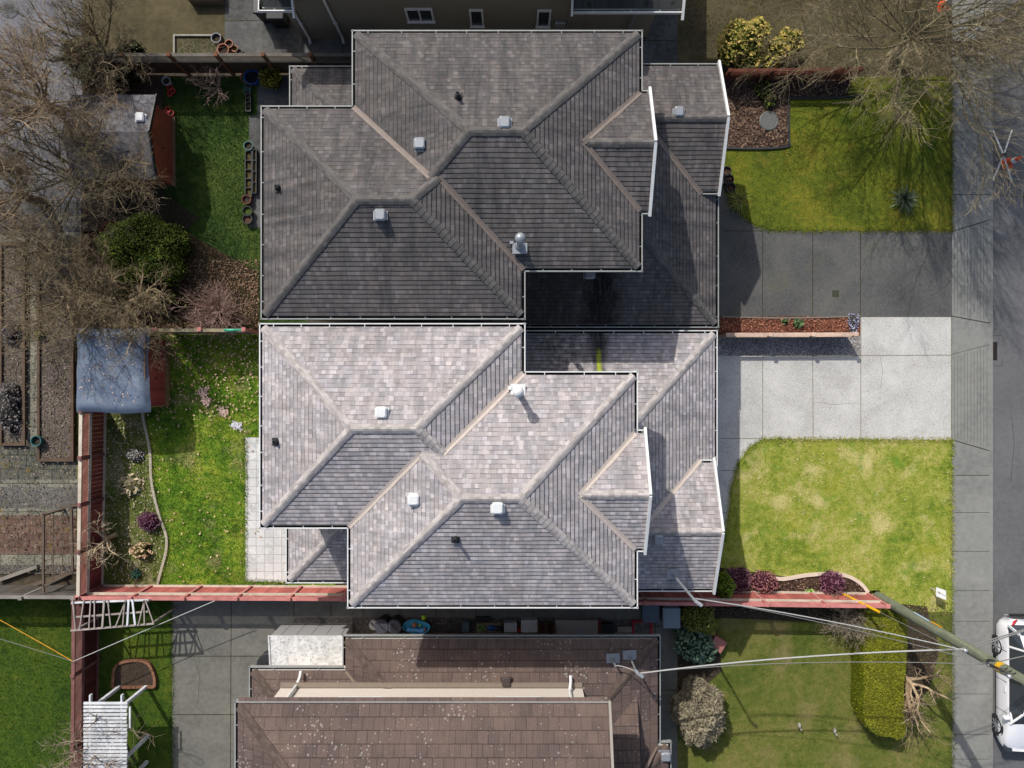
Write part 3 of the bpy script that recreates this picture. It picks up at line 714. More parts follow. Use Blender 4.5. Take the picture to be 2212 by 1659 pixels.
def cap_strip(mb, p, q, zf, w_=.17, drop=.25, lift=.025):
    """shingle cap over a ridge or hip from plan point p to q, in overlapping pieces"""
    P0 = Vector((p[0], p[1], zf(*p))); Q0 = Vector((q[0], q[1], zf(*q)))
    d = Q0-P0; L = d.length
    if L < .05: return
    n = max(1, int(L/.15)); h = Vector((d.x, d.y, 0)).normalized(); s_ = Vector((-h.y, h.x, 0))
    for k in range(n):
        a = P0+d*(k/n); b = P0+d*((k+1)/n)
        j = RND.uniform(-.008, .008)
        for sg in (1, -1):
            za, zb = lift+.010, lift
            wj = w_+j
            vs = [a+Vector((0, 0, za)), b+Vector((0, 0, zb)), b+s_*sg*w_*.45+Vector((0, 0, zb-drop*w_*.36)), a+s_*sg*wj*.45+Vector((0, 0, za-drop*w_*.36))]
            vs2 = [vs[3], vs[2], b+s_*sg*w_+Vector((0, 0, zb-drop*w_-.008)), a+s_*sg*wj+Vector((0, 0, za-drop*w_-.008))]
            lo = [vs2[3], vs2[2], vs2[2]-Vector((0, 0, .03)), vs2[3]-Vector((0, 0, .03))]
            fr = [vs[0], vs[3], vs[3]-Vector((0, 0, .022)), vs[0]-Vector((0, 0, .022))]
            for V in (vs, vs2, lo, fr):
                if (V[1]-V[0]).cross(V[2]-V[0]).dot(Vector((0, 0, 1))) < 0: V = V[::-1]
                mb.add(V, [(0, 1, 2, 3)])
def M_capm(name, c):
    s = NT(name, .93, .15); cc = s.ramp(s.island(), [(0, mul(c, .76)), (.5, c), (1, mul(c, 1.16))])
    g = s.ramp(s.noise(s.pos(), 45, 3, .7), [(.3, .82), (.7, 1.15)])
    cc = s.mix(cc, g, 1.0, 'MULTIPLY')
    cc = s.mix(cc, s.ramp(s.noise(s.pos(), 3, 4, .7), [(.4, .75), (.6, 1.0)]), .7, 'MULTIPLY')
    return s.fin(cc, s.bump(g, .2, .01))
def valley_strip(mb, p, q, zf, w_=.075, rise=.25):
    P0 = Vector((p[0], p[1], zf(*p)+.02)); Q0 = Vector((q[0], q[1], zf(*q)+.02)); d = Q0-P0
    h = Vector((d.x, d.y, 0)).normalized(); s_ = Vector((-h.y, h.x, 0))
    n = max(1, int(d.length/.35))
    for k in range(n):
        a, b = P0+d*k/n, P0+d*(k+1)/n; wa = w_*(1+RND.uniform(-.12, .12))
        for sg in (1, -1):
            V = [a, b, b+s_*sg*wa+Vector((0, 0, rise*wa)), a+s_*sg*wa+Vector((0, 0, rise*wa))]
            if (V[1]-V[0]).cross(V[2]-V[0]).z < 0: V = V[::-1]
            mb.add(V, [(0, 1, 2, 3)])
BRK = {}
def gutters(par, segs, z, mat, trough, spacing=.80):
    """segs: (p, q, inside point); channel with outer lip, dark bed, strap brackets"""
    key = mat.name; org = ROOT[par.name]
    if key not in BRK:
        m = MB(); m.box((0, 0, .006), (.10, .022, .008)); me = bpy.data.meshes.new('gutter_strap')
        me.from_pydata(m.v, [], m.f); me.materials.append(mat); BRK[key] = me
    for p, q, ins in segs:
        p = Vector((p[0], p[1], 0)); q = Vector((q[0], q[1], 0)); d = (q-p); L = d.length
        if L < .05: continue
        d.normalize()
        nrm = Vector((-d.y, d.x, 0)); c = Vector((ins[0], ins[1], 0))-p
        if nrm.dot(c) < 0: nrm = -nrm
        o = Vector((0, 0, z)); u = Vector((0, 0, 1))
        def at(a, b, e): return p+nrm*a+d*e+u*(z+b), q+nrm*a-d*e+u*(z+b)
        prof = [(.032, .012), (.0, .012), (.0, -.108), (.115, -.108), (.115, -.098), (.012, -.098), (.012, -.010), (.032, -.010)]
        vs = [p+nrm*a+u*(z+b)-d*.012 for a, b in prof]+[q+nrm*a+u*(z+b)+d*.012 for a, b in prof]
        n = len(prof); g = MB()
        g.add(vs, [(i, (i+1) % n, n+(i+1) % n, n+i) for i in range(n)]+[tuple(range(n-1, -1, -1)), tuple(range(n, 2*n))])
        go = part('gutter', g, mat, par)
        t = MB(); t.beam(p+nrm*.062+u*(z-.085)+d*.02, q+nrm*.062+u*(z-.085)-d*.02, .086, .014); part('gutter_bed', t, trough, go)
        n = max(1, int(L/spacing))
        for k in range(n):
            if L < .5: break
            c = p+d*(L*(k+.5+RND.uniform(-.12, .12))/n)+nrm*.062+o
            ob = bpy.data.objects.new('gutter_strap', BRK[key]); COL.objects.link(ob); ob.parent = go
            ob.location = (c.x-org[0], c.y-org[1], c.z-org[2]+.004); ob.rotation_euler[2] = math.atan2(nrm.y, nrm.x)
def on_roof(px, py, zf, dz=0.0):
    z = 5.0
    for _ in range(12):
        p = P(px, py, z+dz); z = zf(p.x, p.y)
        if z < -1e8: z = 3.0
    return Vector((p.x, p.y, z))
def box_vent(roofo, px, py, zf, mat, rz=0.0):
    c = on_roof(px, py, zf, .15); m = MB()
    g = Vector((zf(c.x+.05, c.y)-zf(c.x-.05, c.y), zf(c.x, c.y+.05)-zf(c.x, c.y-.05), 0))*10
    dn = -g.normalized() if g.length > 0 else Vector((0, -1, 0)); rz = math.atan2(dn.y, dn.x)+math.pi/2
    m.box((c.x-dn.x*.03, c.y-dn.y*.03, c.z+.035), (.37, .35, .012), rz)
    m.cbox((c.x, c.y, c.z-.04), (.22, .22, .12), rz, .02)
    v = part('roof_vent', m, mat, roofo); h = MB()
    h.cbox((c.x+dn.x*.02, c.y+dn.y*.02, c.z+.075), (.28, .30, .075), rz, .035); part('vent_hood', h, mat, v)
def pipe_vent(roofo, px, py, zf, h=.3, r=.045, mat=None):
    c = on_roof(px, py, zf, h*.6); m = MB()
    m.box((c.x, c.y, c.z+.02), (.22, .22, .012)); m.lathe((c.x, c.y, c.z), [(.10, .0), (.06, .12), (r, .14), (r, h), (r*.7, h), (r*.7, h-.05)], 12)
    part('pipe_vent', m, mat or M_black, roofo)
def flue(roofo, px, py, zf, mat):
    c = on_roof(px, py, zf, .1); m = MB()
    m.box((c.x, c.y, c.z+.03), (.40, .42, .014)); m.box((c.x-.22, c.y+.1, c.z+.05), (.10, .10, .02))
    m.lathe((c.x, c.y, c.z-.05), [(.17, 0), (.11, .18), (.085, .20), (.085, 1.0)], 18)
    v = part('chimney_flue', m, mat, roofo); h = MB()
    h.lathe((c.x, c.y, c.z+.95), [(.10, -.03), (.13, 0), (.14, .06), (.14, .12), (.12, .17), (.06, .21), (.01, .22)], 20)
    part('flue_cap', h, mat, v, True)

def window(par, cx, cy, cz, w_, h_, face, frame=M_white, mull=True):
    """face: unit outward direction in plan"""
    fx, fy = face; tx, ty = -fy, fx; m = MB()
    def bx(u, v, su, sv, dp, o):
        m.box((cx+tx*u+fx*o, cy+ty*u+fy*o, cz+v), ((su if tx else dp), (su if ty else dp), sv))
    t = .06
    bx(0, h_/2, w_+.06, t, .06, .03); bx(0, -h_/2, w_+.10, t, .09, .045); bx(-w_/2, 0, t, h_-t, .06, .03); bx(w_/2, 0, t, h_-t, .06, .03)
    if mull: bx(0, 0, .045, h_-t, .05, .025)
    wo_ = part('window', m, frame, par); m = MB()
    m.box((cx+fx*.01, cy+fy*.01, cz), ((w_-t if tx else .012), (w_-t if ty else .012), h_-t)); part('pane', m, M_glass, wo_)
def wallbox(mb, x0, x1, y0, y1, z1): mb.rbox(x0, x1, y0, y1, -.05, z1)

def barge(par, x, y0, yc, y1, e, zr, mat, w_=.07):
    m = MB()
    for ya, yb in ((y0, yc), (y1, yc)):
        m.beam((x, ya, e-.03), (x, yb, zr-.03), w_, .17)
    part('barge_board', m, mat, par)

def duplex(s, label, loc, A, Bk, dorm, entry, gar, rear, eU, eL, eE, MS, mcap, mval, mgut, mtrough, mwall, MSl, hooks):
    """s=+1: outer side is +Y. A, Bk: rects; all Y given in plan metres"""
    H = root('house', label, 'house', loc)
    def blk(r, e, sides, foot=None): return Block(r[0], r[1], r[2], r[3], e, sides, T, foot)
    OA = A[3] if s > 0 else -A[2]; IA = A[2] if s > 0 else -A[3]
    OB = Bk[3] if s > 0 else -Bk[2]; IB = Bk[2] if s > 0 else -Bk[3]
    y_ = lambda Y: s*Y
    def ins(r, d=.10): return (r[0]+d, r[1]-d, r[2]+d, r[3]-d)
    dx1, dy0, dy1 = dorm; dyc = (dy0+dy1)/2; dh = (dy1-dy0)/2
    a = blk(A, eU, 'WESN', ins(A)); b = blk(Bk, eU, 'WESN', ins(Bk))
    dr = Block(Bk[1]-3.0, dx1, dy0, dy1, eU, 'SN', T, (Bk[1]-3.0, dx1, dy0+.10, dy1-.10))
    up = [a, b, dr]; zf = roofz(up)
    R = part('roof', roof_mesh(up), MS, H)
    m = MB(); fascia(m, [A, Bk], eU); fascia(m, [(Bk[1]-.5, dx1+.08, dy0, dy1)], eU-.002); part('soffit', m, M_soffit, H)
    # ridge caps
    m = MB()
    hA = (A[3]-A[2])/2; hB = (Bk[3]-Bk[2])/2; yA = (A[2]+A[3])/2; yB = (Bk[2]+Bk[3])/2; i_ = .12
    a1, a2 = (A[0]+hA, yA), (A[1]-hA, yA); b1, b2 = (Bk[0]+hB, yB), (Bk[1]-hB, yB)
    xv1, xv2, yv = Bk[0]*0, 0, (IB+OA)/2
    v1e = (A[1]+IB-yv, y_(yv)); v2e = (OA+Bk[0]-yv, y_(yv))
    hd = T*.707; rd = T
    cap_part(R, mcap, a1, a2, zf, .12, rd)
    for cy in (A[2], A[3]):
        cap_part(R, mcap, (A[0]+i_, cy+(i_ if cy == A[2] else -i_)), a1, zf, .12, hd)
    cap_part(R, mcap, (A[1]-i_, y_(IA)+s*i_), a2, zf, .12, hd)
    cap_part(R, mcap, v1e, a2, zf, .12, hd)
    cap_part(R, mcap, v2e, b1, zf, .12, hd); cap_part(R, mcap, v2e, v1e, zf, .15, -.05)
    cap_part(R, mcap, (Bk[0]+i_, y_(OB)-s*i_), b1, zf, .12, hd)
    cap_part(R, mcap, b1, b2, zf, .12, rd)
    for cy in (Bk[2], Bk[3]):
        cap_part(R, mcap, (Bk[1]-i_, cy+(i_ if cy == Bk[2] else -i_)), b2, zf, .12, hd)
    dI = (Bk[1]-dh, dyc)
    cap_part(R, mcap, (dx1-.02, dyc), dI, zf, .12, rd)
    m = MB()
    valley_part(R, mval, (A[1]-.05, y_(IB)+s*.05), v1e, zf); valley_part(R, mval, (Bk[0]+.05, y_(OA)-s*.05), v2e, zf)
    valley_part(R, mval, (Bk[1]-.08, dy0+.08), dI, zf); valley_part(R, mval, (Bk[1]-.08, dy1-.08), dI, zf)
    barge(H, dx1, dy0-.04, dyc, dy1+.04, eU+.02, eU+T*dh+.03, M_white if MSl else mgut)
    ca, cb = (a1[0], yA), (b1[0]+1, yB)
    gutters(H, [((A[0], A[2]), (A[0], A[3]), ca), ((A[0], y_(IA)), (A[1], y_(IA)), ca), ((A[1], y_(IA)), (A[1], y_(IB)), ca),
                ((A[1], y_(IB)), (Bk[1], y_(IB)), cb), ((Bk[1], Bk[2]), (Bk[1], dy0), cb), ((Bk[1], dy1), (Bk[1], Bk[3]), cb),
                ((Bk[1], dy0), (dx1-.06, dy0), (0, dyc)), ((Bk[1], dy1), (dx1-.06, dy1), (0, dyc)),
                ((Bk[0], y_(OB)), (Bk[1], y_(OB)), cb), ((Bk[0], y_(OA)), (Bk[0], y_(OB)), cb), ((A[0], y_(OA)), (Bk[0], y_(OA)), ca)], eU, mgut, mtrough)
    # lower roofs
    ex1, ey0, ey1 = entry; eyc = (ey0+ey1)/2; eh = (ey1-ey0)/2
    gx1, gin = gar      # east eave x, party side eave Y (signed plan)
    yin = gin; yout = (ey0+ey1)/2
    gr = (-2.5, gx1, min(yin, yout), max(yin, yout))
    inner = 'N' if s < 0 else 'S'
    pad = .10
    gfoot = (A[1]-.45, gx1-pad, gr[2]+(pad if inner == 'S' else 0), gr[3]-(pad if inner == 'N' else 0))
    g = Block(gr[0], gx1, gr[2], gr[3], eL, 'E'+inner, T, gfoot)
    en = Block(Bk[1]-2.0, ex1, ey0, ey1, eE, 'SN', T, (Bk[1]-2.0, ex1, ey0+.10, ey1-.10))
    rx0, ry = rear
    outer = 'S' if s < 0 else 'N'
    inner_y = y_(OA)-s*.45
    rr = (rx0, Bk[0]+.45, min(inner_y, ry), max(inner_y, ry))
    re = Block(rr[0], rr[1]+3, rr[2], rr[3], eL, 'W'+outer, T, (rr[0]+.1, rr[1], rr[2]+(.1 if outer == 'S' else 0), rr[3]-(.1 if outer == 'N' else 0)))
    low = [g, en]; lz = roofz(low); rz_ = roofz([re])
    LR = part('lower_roof', roof_mesh(low), MSl or MS, H)
    PR = part('porch_roof', roof_mesh([re]), MS, H)
    m = MB()
    # garage hip
    cy = yin+(pad if s > 0 else -pad); L = gx1-.1-(Bk[1]-.2)
    cap_part(LR, mcap, (gx1-.12, yin+s*.12), (gx1-L, yin+s*L), lz, .12, hd)
    eI = (gx1-(eE-eL)/T-eh, eyc)
    cap_part(LR, mcap, (ex1-.02, eyc), (max(eI[0], Bk[1]-.3), eyc), lz, .12, rd)
    m = MB()
    ein = ey1 if s < 0 else ey0                      # eave of the entry gable on the party side
    vx = gx1-(eE-eL)/T
    valley_part(LR, mval, (vx, ein), (Bk[1]-.1, ein+s*(vx-Bk[1]+.1)) if vx-Bk[1]+.1 < eh else eI, lz)
    m = MB(); Lr = min(rr[1]-rr[0], rr[3]-rr[2])-.3
    cap_strip(m, (rx0+.12, ry-s*.12), (rx0+Lr, ry-s*Lr), rz_, .12, hd); part('ridge_cap', m, mcap, PR)
    barge(H, ex1, ey0-.04, eyc, ey1+.04, eE+.02, eE+T*eh+.03, M_white if MSl else mgut)
    eout = ey0 if s < 0 else ey1
    gutters(H, [((gx1, yin), (gx1, ein+s*.45), (0, yin+s)), ((A[1]-.3, yin), (gx1, yin), (3, yin+s))], eL, mgut, mtrough)
    gutters(H, [((vx, ein), (ex1-.06, ein), (vx, eyc)), ((Bk[1]-.3, eout), (ex1-.06, eout), (vx, eyc))], eE, mgut, mtrough)
    gutters(H, [((rx0, ry), (rr[1]-.5, ry), (rr[1], inner_y)), ((rx0, ry), (rx0, y_(OA)-s*.4), (rr[1], inner_y))], eL, mgut, mtrough)
    m = MB()
    m.rbox(A[1]-.45, gx1-.1, min(yin+s*.1, eyc), max(yin+s*.1, eyc), eL-.16, eL-.005)
    m.rbox(Bk[1]-.45, ex1-.02, ey0+.1, ey1-.1, eE-.16, eE-.006)
    m.rbox(rr[0]+.1, rr[1], rr[2]+(.1 if outer == 'S' else 0), rr[3]-(.1 if outer == 'N' else 0), eL-.16, eL-.007); part('soffit', m, M_soffit, H)
    # walls
    m = MB(); q = .45
    wallbox(m, A[0]+q, A[1]-q, A[2]+q-(.25 if s > 0 else 0), A[3]-q+(.25 if s < 0 else 0), eU-.15)
    wallbox(m, Bk[0]+q, Bk[1]-q, Bk[2]+q, Bk[3]-q, eU-.149)
    m.rbox(A[1]-q-.1, gx1-.55, min(yin+s*.25, eyc), max(yin+s*.25, eyc), -.05, eL-.15)
    m.rbox(Bk[1]-q-.1, ex1-.5, ey0+.45, ey1-.45, -.051, eE-.151)
    for yy0, yy1, xw, zz, zr_ in ((dy0+.3, dy1-.3, dx1-.12, eU, T*(dh-.3)), (ey0+.45, ey1-.45, ex1-.5, eE, T*(eh-.45))):
        yc = (yy0+yy1)/2
        m.add([(xw, yy0, zz-.15), (xw, yy1, zz-.15), (xw, yc, zz+zr_), (xw-.1, yy0, zz-.15), (xw-.1, yy1, zz-.15), (xw-.1, yc, zz+zr_)], [(0, 1, 2), (5, 4, 3), (1, 4, 5, 2), (0, 2, 5, 3), (0, 3, 4, 1)])
    W = part('wall', m, mwall, H)
    # openings
    for yy in (yA+1.3, yA-1.3):
        window(H, A[0]+q, yy, 4.1, 1.5, 1.1, (-1, 0)); window(H, A[0]+q, yy, 1.5, 1.6, 1.3, (-1, 0))
    window(H, dx1-.12, dyc, eU-.9+.25, 1.5, .9, (1, 0))
    window(H, ex1-.5, eyc, 1.6, 1.4, 1.2, (1, 0))
    m = MB(); gy = (yin+s*.8+y_(0)*0); gy0 = yin+s*.7; gy1 = yin+s*3.3
    for k in range(4): m.rbox(gx1-.55, gx1-.51, min(gy0, gy1), max(gy0, gy1), .03+k*.54, .03+k*.54+.52)
    part('garage_door', m, M_white, H)
    # downpipes
    m = MB()
    for (xx, yy, e_) in ((A[0]+q-.05, y_(OA)-s*.6, eU), (gx1-.5, yin+s*.35, eL)):
        m.tube([(xx, yy, 0.05), (xx, yy, e_-.45), (xx+(-.35 if xx < 0 else .42), yy, e_-.1)], .035, 8)
    part('downpipe', m, mgut, H)
    hooks(H, R, zf, LR, lz, PR, rz_)
    return H

def streaks(s, p, x0, wd, ylo, yhi, soft=.5):
    """mask of a ragged run down the slope around x0 between ylo and yhi"""
    sx = s.n('ShaderNodeSeparateXYZ'); s.l(p, sx.inputs[0])
    wob = s.math('MULTIPLY', s.math('SUBTRACT', s.noise(s.scale(p, (1, .35, 1)), 3, 5, .75), .5), wd*1.3)
    u = s.math('DIVIDE', s.math('ABSOLUTE', s.math('SUBTRACT', s.math('ADD', sx.outputs[0], wob), x0)), wd)
    f = s.ramp(u, [(0.0, 1.0), (.45, .85), (1.0, 0.0)])
    fine = s.ramp(s.noise(s.scale(p, (9, 1.2, 1)), 1.5, 4, .8), [(.30, .45), (.55, 1.0)])
    yy = s.math('ADD', sx.outputs[1], s.math('MULTIPLY', s.math('SUBTRACT', s.noise(p, 4, 4, .7), .5), soft*1.6))
    mr = lambda a, b: s.math('MULTIPLY', s.math('SUBTRACT', yy, a), 1.0/(b-a), True)
    g = s.math('MULTIPLY', mr(ylo-soft, ylo), mr(yhi+soft, yhi))
    return s.math('MULTIPLY', s.math('MULTIPLY', f, fine), g)
def stain_s(s, c, p):
    c = s.mix(c, C(28, 29, 32), s.math('MULTIPLY', streaks(s, p, 2.68, .42, 1.1, 1.9), .92))
    c = s.mix(c, C(46, 48, 52), s.math('MULTIPLY', streaks(s, p, 2.68, .26, .2, 1.2), .8))
    grow_ = s.math('MULTIPLY', s.ramp(s.noise(p, 5, 5, .75), [(.40, 0.0), (.58, .75)]), streaks(s, p, 1.5, 1.3, .6, 1.7, .6))
    c = s.mix(c, C(62, 62, 58), grow_)
    c = s.mix(c, C(160, 172, 52), s.math('MULTIPLY', streaks(s, p, 2.68, .10, -.3, .95, .2), 1.0))
    return c
SH_S = M_shingle('taupe_shingle', C(180, 173, 171), C(158, 154, 153), C(128, 127, 130), line=.6, streak=.4)
SH_SL = M_shingle('taupe_shingle_stained', C(182, 175, 173), C(158, 154, 153), C(128, 127, 130), line=.62, streak=.4, stain=stain_s)
SH_N = M_shingle('dimmed_shingle', C(106, 101, 98), C(94, 91, 89), C(62, 63, 66), line=.62, streak=.6)  # darker copy of the taupe shingle; dimming put into the colours
def stain_n(s, c, p):
    c = s.mix(c, C(14, 14, 16), s.math('MULTIPLY', streaks(s, p, 2.74, .75, 1.6, 3.9, .8), .95))
    return s.mix(c, C(34, 34, 34), s.math('MULTIPLY', streaks(s, p, 1.2, 1.5, 1.6, 3.4, .6), .55))
SH_NL = M_shingle('dimmed_shingle_stained', C(106, 101, 98), C(94, 91, 89), C(64, 65, 68), line=.6, streak=.6, stain=stain_n)  # base colours carry painted dimming, with stains of their own on top
CAP_S = M_capm('taupe_ridge_shingle', C(178, 171, 167)); CAP_N = M_capm('dimmed_ridge_shingle', C(100, 97, 94))  # second cap colour is the first with dimming painted in
VAL_S = M_plain('valley_metal_tan', C(194, 180, 168), .12, 9, .6, .3); VAL_N = M_plain('dimmed_valley_metal', C(124, 112, 103), .18, 9, .6, .3)  # second valley metal is darkened by the same painted dimming
M_stucco = M_plain('beige_stucco', C(176, 168, 156), .06, 20, .95, .1)

def hooks_s(H, R, zf, LR, lz, PR, rz_):
    for px, py in ((823, 893), (894, 1081), (1075, 1097)): box_vent(R, px, py, zf, M_white)
    box_vent(LR, 1423, 1166, lz, M_greyp)
    flue(R, 1119, 846, zf, M_white)
    pipe_vent(R, 983, 1167, zf); pipe_vent(R, 594, 955, zf, .2)
def hooks_n(H, R, zf, LR, lz, PR, rz_):
    for px, py in ((1090, 264), (907, 309), (820, 461)): box_vent(R, px, py, zf, M_greyp)
    box_vent(LR, 1468, 241, lz, M_greyp); box_vent(LR, 1274, 590, lz, M_greyp)
    flue(R, 1123, 530, zf, M_greyp)
    pipe_vent(R, 989, 205, zf); pipe_vent(R, 598, 404, zf, .2)
HS = duplex(-1, 'pale taupe shingled house with bright white gutters, beside the pale sunny driveway', (0, -2, 0),
       (-6.91, .367, -3.955, 1.664), (-4.505, 3.442, -6.131, .348), (3.63, -4.587, -1.246), (6.25, -6.436, -2.346), (6.459, 1.69), (-7.11, -6.26), 5.6, 2.7, 3.0,
       SH_S, CAP_S, VAL_S, M_white, M_dark, M_stucco, SH_SL, hooks_s)
HN = duplex(1, 'dark grey-brown shingled house with grey gutters, dimming put into its colours, beside the dark driveway', (0, 6, 0),
       (-6.87, .367, 1.765, 7.61), (-4.38, 3.57, 3.069, 9.675), (3.76, 4.64, 8.03), (6.41, 5.88, 9.94), (6.50, 1.77), (-7.0, 10.0), 5.6, 2.7, 3.0,
       SH_N, CAP_N, VAL_N, M_gutter_grey, M_dark, M_stucco, SH_NL, hooks_n)
# ---------------------------------------------------------------- neighbouring houses
TILE = M_tile('brown_concrete_tile', C(100, 84, 78), C(86, 73, 69), C(116, 98, 86))
TILE_CAP = M_capm('brown_ridge_tile', C(96, 83, 76))
DARKROOF = M_brickish('mossy_dark_shingle', C(70, 72, 70), C(56, 58, 56), C(28, 28, 28), .40, .30, .008, .5, .6, (C(28, 28, 22), .56), 'uv')
M_cream = M_plain('cream_stucco', C(206, 196, 185), .06, 12, .95, .1)
M_olive = M_plain('olive_stucco', C(132, 126, 112), .05, 10, .95, .1)
M_thin = M_plain('grey_gutter', C(150, 152, 150), .1, 6, .5, .4)

H = root('house', 'brown ribbed tile house with a cream wall strip at the bottom edge', 'house', (-2, -12, 0))
up = [Block(-7.70, 2.70, -17.2, -8.81, 5.3, 'WSN', .38, (-7.6, 2.66, -17.1, -8.71))]; uz = roofz(up)
R = part('roof', roof_mesh(up), TILE, H)
m = MB(); fascia(m, [(-7.70, 2.74, -17.2, -8.81)], 5.3); part('soffit', m, M_soffit, H)
cap_part(R, TILE_CAP, (-7.58, -8.93), (-7.70+4.195, -13.005), uz, .13, .27); cap_part(R, TILE_CAP, (-3.5, -13.005), (2.6, -13.005), uz, .13, .38)
cap_part(R, TILE_CAP, (-7.58, -17.08), (-7.70+4.195, -13.005), uz, .13, .27)
m = MB(); m.beam((2.70, -8.78, 5.33), (2.70, -13.0, 5.33+4.2*.38), .07, .16); m.beam((2.70, -17.2, 5.33), (2.70, -13.0, 5.33+4.2*.38), .07, .16); part('barge_board', m, M_plain('taupe_board', C(150, 142, 132), .06, 5), H)
gutters(H, [((-7.70, -8.81), (2.72, -8.81), (0, -10)), ((-7.70, -17.2), (-7.70, -8.81), (0, -10)), ((-7.70, -17.2), (2.72, -17.2), (0, -10))], 5.3, M_thin, M_dark, 1.15)
low = [Block(-5.35, 4.69, -17.2, -7.93, 2.6, 'WEN', .35, (-5.25, 4.59, -17.1, -8.03)), Block(-8.30, 4.0, -17.2, -8.92, 2.6, 'WN', .35, (-8.20, 3.9, -17.1, -9.02)),
       Block(2.0, 5.03, -17.2, -11.29, 2.6, 'EN', .35, (2.0, 4.93, -17.1, -11.39))]
lz = roofz(low); LR = part('lower_roof', roof_mesh(low), TILE, H)
cap_part(LR, TILE_CAP, (-5.23, -8.05), (-5.23+1.5, -9.55), lz, .13, .27)
cap_part(LR, TILE_CAP, (4.57, -8.05), (2.9, -9.72), lz, .13, .27)
cap_part(LR, TILE_CAP, (-8.18, -9.04), (-7.2, -10.02), lz, .13, .27)
cap_part(LR, TILE_CAP, (4.91, -11.41), (4.2, -12.12), lz, .13, .27)
M_vbr = M_plain('valley_brown', C(120, 104, 92), .1, 6)
valley_part(LR, M_vbr, (-5.22, -9.05), (-4.9, -9.37), lz, .05); valley_part(LR, M_vbr, (4.55, -11.41), (3.4, -12.6), lz, .05)
m = MB(); m.rbox(-7.14, 2.17, -9.36, -9.22, lz(0, -9.3)-.02, lz(0, -9.3)+.05); part('wall_flashing', m, M_plain('flashing', C(132, 120, 108), .08, 6), LR)
gutters(H, [((-5.35, -7.93), (4.69, -7.93), (0, -10)), ((4.69, -7.93), (4.69, -11.29), (0, -10)), ((4.69, -11.29), (5.03, -11.29), (0, -14)), ((5.03, -11.29), (5.03, -17.2), (0, -14)),
            ((-5.35, -7.93), (-5.35, -8.92), (0, -10)), ((-8.30, -8.92), (-5.35, -8.92), (0, -10)), ((-8.30, -17.2), (-8.30, -8.92), (0, -10))], 2.6, M_thin, M_dark, 1.15)
m = MB(); m.rbox(-7.14, 2.17, -16.6, -9.39, -.05, 5.15); m.rbox(-4.9, 4.2, -16.7, -8.76, -.05, 2.44); m.rbox(-7.8, -4.8, -16.8, -9.45, -.051, 2.43); m.rbox(2.1, 4.5, -16.8, -11.8, -.052, 2.42)
part('wall', m, M_cream, H)
m = MB()
m.rbox(-5.25, 4.59, -17.1, -8.03, 2.44, 2.59); m.rbox(-8.20, -5.2, -17.1, -9.02, 2.441, 2.588); m.rbox(4.4, 4.93, -17.1, -11.39, 2.442, 2.587); part('soffit', m, M_soffit, H)
for x in (-6.65, 1.75):
    m = MB(); zz = lz(x, -9.4); m.tube([(x, -9.30, 5.1), (x, -9.30, zz+.35), (x+.05, -9.12, zz+.16), (x+.05, -8.98, zz+.05)], .045, 8); part('downpipe', m, M_white, H)
window(H, -4.5, -9.39, 4.3, 1.2, .8, (0, 1)); window(H, .2, -9.39, 4.3, 1.2, .8, (0, 1))
window(H, -2.4, -8.76, 1.5, 1.2, .8, (0, 1)); window(H, 2.17, -12.5, 4.3, 1.4, .9, (1, 0))
box_vent(LR, 1094, 1476, lz, M_plain('brown_vent', C(72, 62, 60), .1, 8))
box_vent(LR, 1438, 1637, lz, M_greyp)
# two masts on flashing plates
for px, py, h, nm in ((1360, 1417, 1.15, 'service_mast'), (1324, 1424, .55, 'antenna_mast')):
    c = on_roof(px, py, lz); m = MB(); m.box((c.x, c.y, c.z+.03), (.42, .38, .014), .05)
    m.lathe((c.x, c.y, c.z), [(.08, .02), (.04, .10), (.03, .12), (.03, h)], 10)
    if h > 1: m.tube([(c.x, c.y, c.z+h), (c.x+.05, c.y-.05, c.z+h+.12), (c.x+.16, c.y-.12, c.z+h+.14), (c.x+.22, c.y-.16, c.z+h+.02)], .055, 10)
    part(nm, m, M_greyp, LR); 
    if h > 1: MAST_B = Vector((c.x+.1, c.y-.1, c.z+h-.05))
    else: MAST_B2 = Vector((c.x, c.y, c.z+h-.05))

# upper neighbour
H = root('house', 'olive stucco house at the top edge with three small white windows', 'house', (-2, 15, 0))
up = [Block(-7.9, 2.9, 11.62, 20, 5.4, 'WESN', T, (-7.8, 2.8, 11.72, 19.9))]; uz = roofz(up)
R = part('roof', roof_mesh(up), DARKROOF, H)
gutters(H, [((-7.9, 11.62), (2.9, 11.62), (0, 14)), ((-7.9, 11.62), (-7.9, 20), (0, 14)), ((2.9, 11.62), (2.9, 20), (0, 14))], 5.4, M_gutter_grey, M_dark, 1.0)
m = MB(); fascia(m, [(-7.9, 2.9, 11.62, 20)], 5.4); part('soffit', m, M_soffit, H)
low = [Block(1.90, 5.34, 11.67, 16.5, 2.7, 'S', T, (1.93, 5.30, 11.77, 16.4))]; lz2 = roofz(low)
LR = part('lower_roof', roof_mesh(low), DARKROOF, H)
gutters(H, [((1.90, 11.67), (5.34, 11.67), (3, 14))], 2.7, M_white, M_dark, .9)
m = MB(); m.beam((1.88, 11.55, 2.69), (1.88, 16.4, 2.69+4.85*T), .06, .16); part('barge_board', m, M_white, H)
m = MB(); m.beam((5.36, 11.45, 2.66), (5.36, 16.4, 2.69+4.85*T), .06, .16); part('barge_board', m, M_white, H)
porch = [Block(-7.98, -6.84, 11.72, 16.0, 2.7, 'S', T, (-7.88, -6.88, 11.82, 16.0))]
part('porch_roof', roof_mesh(porch), DARKROOF, H)
gutters(H, [((-7.98, 11.72), (-6.86, 11.72), (-7.5, 14)), ((-7.98, 11.72), (-7.98, 16), (-7, 14))], 2.7, M_white, M_dark, .6)
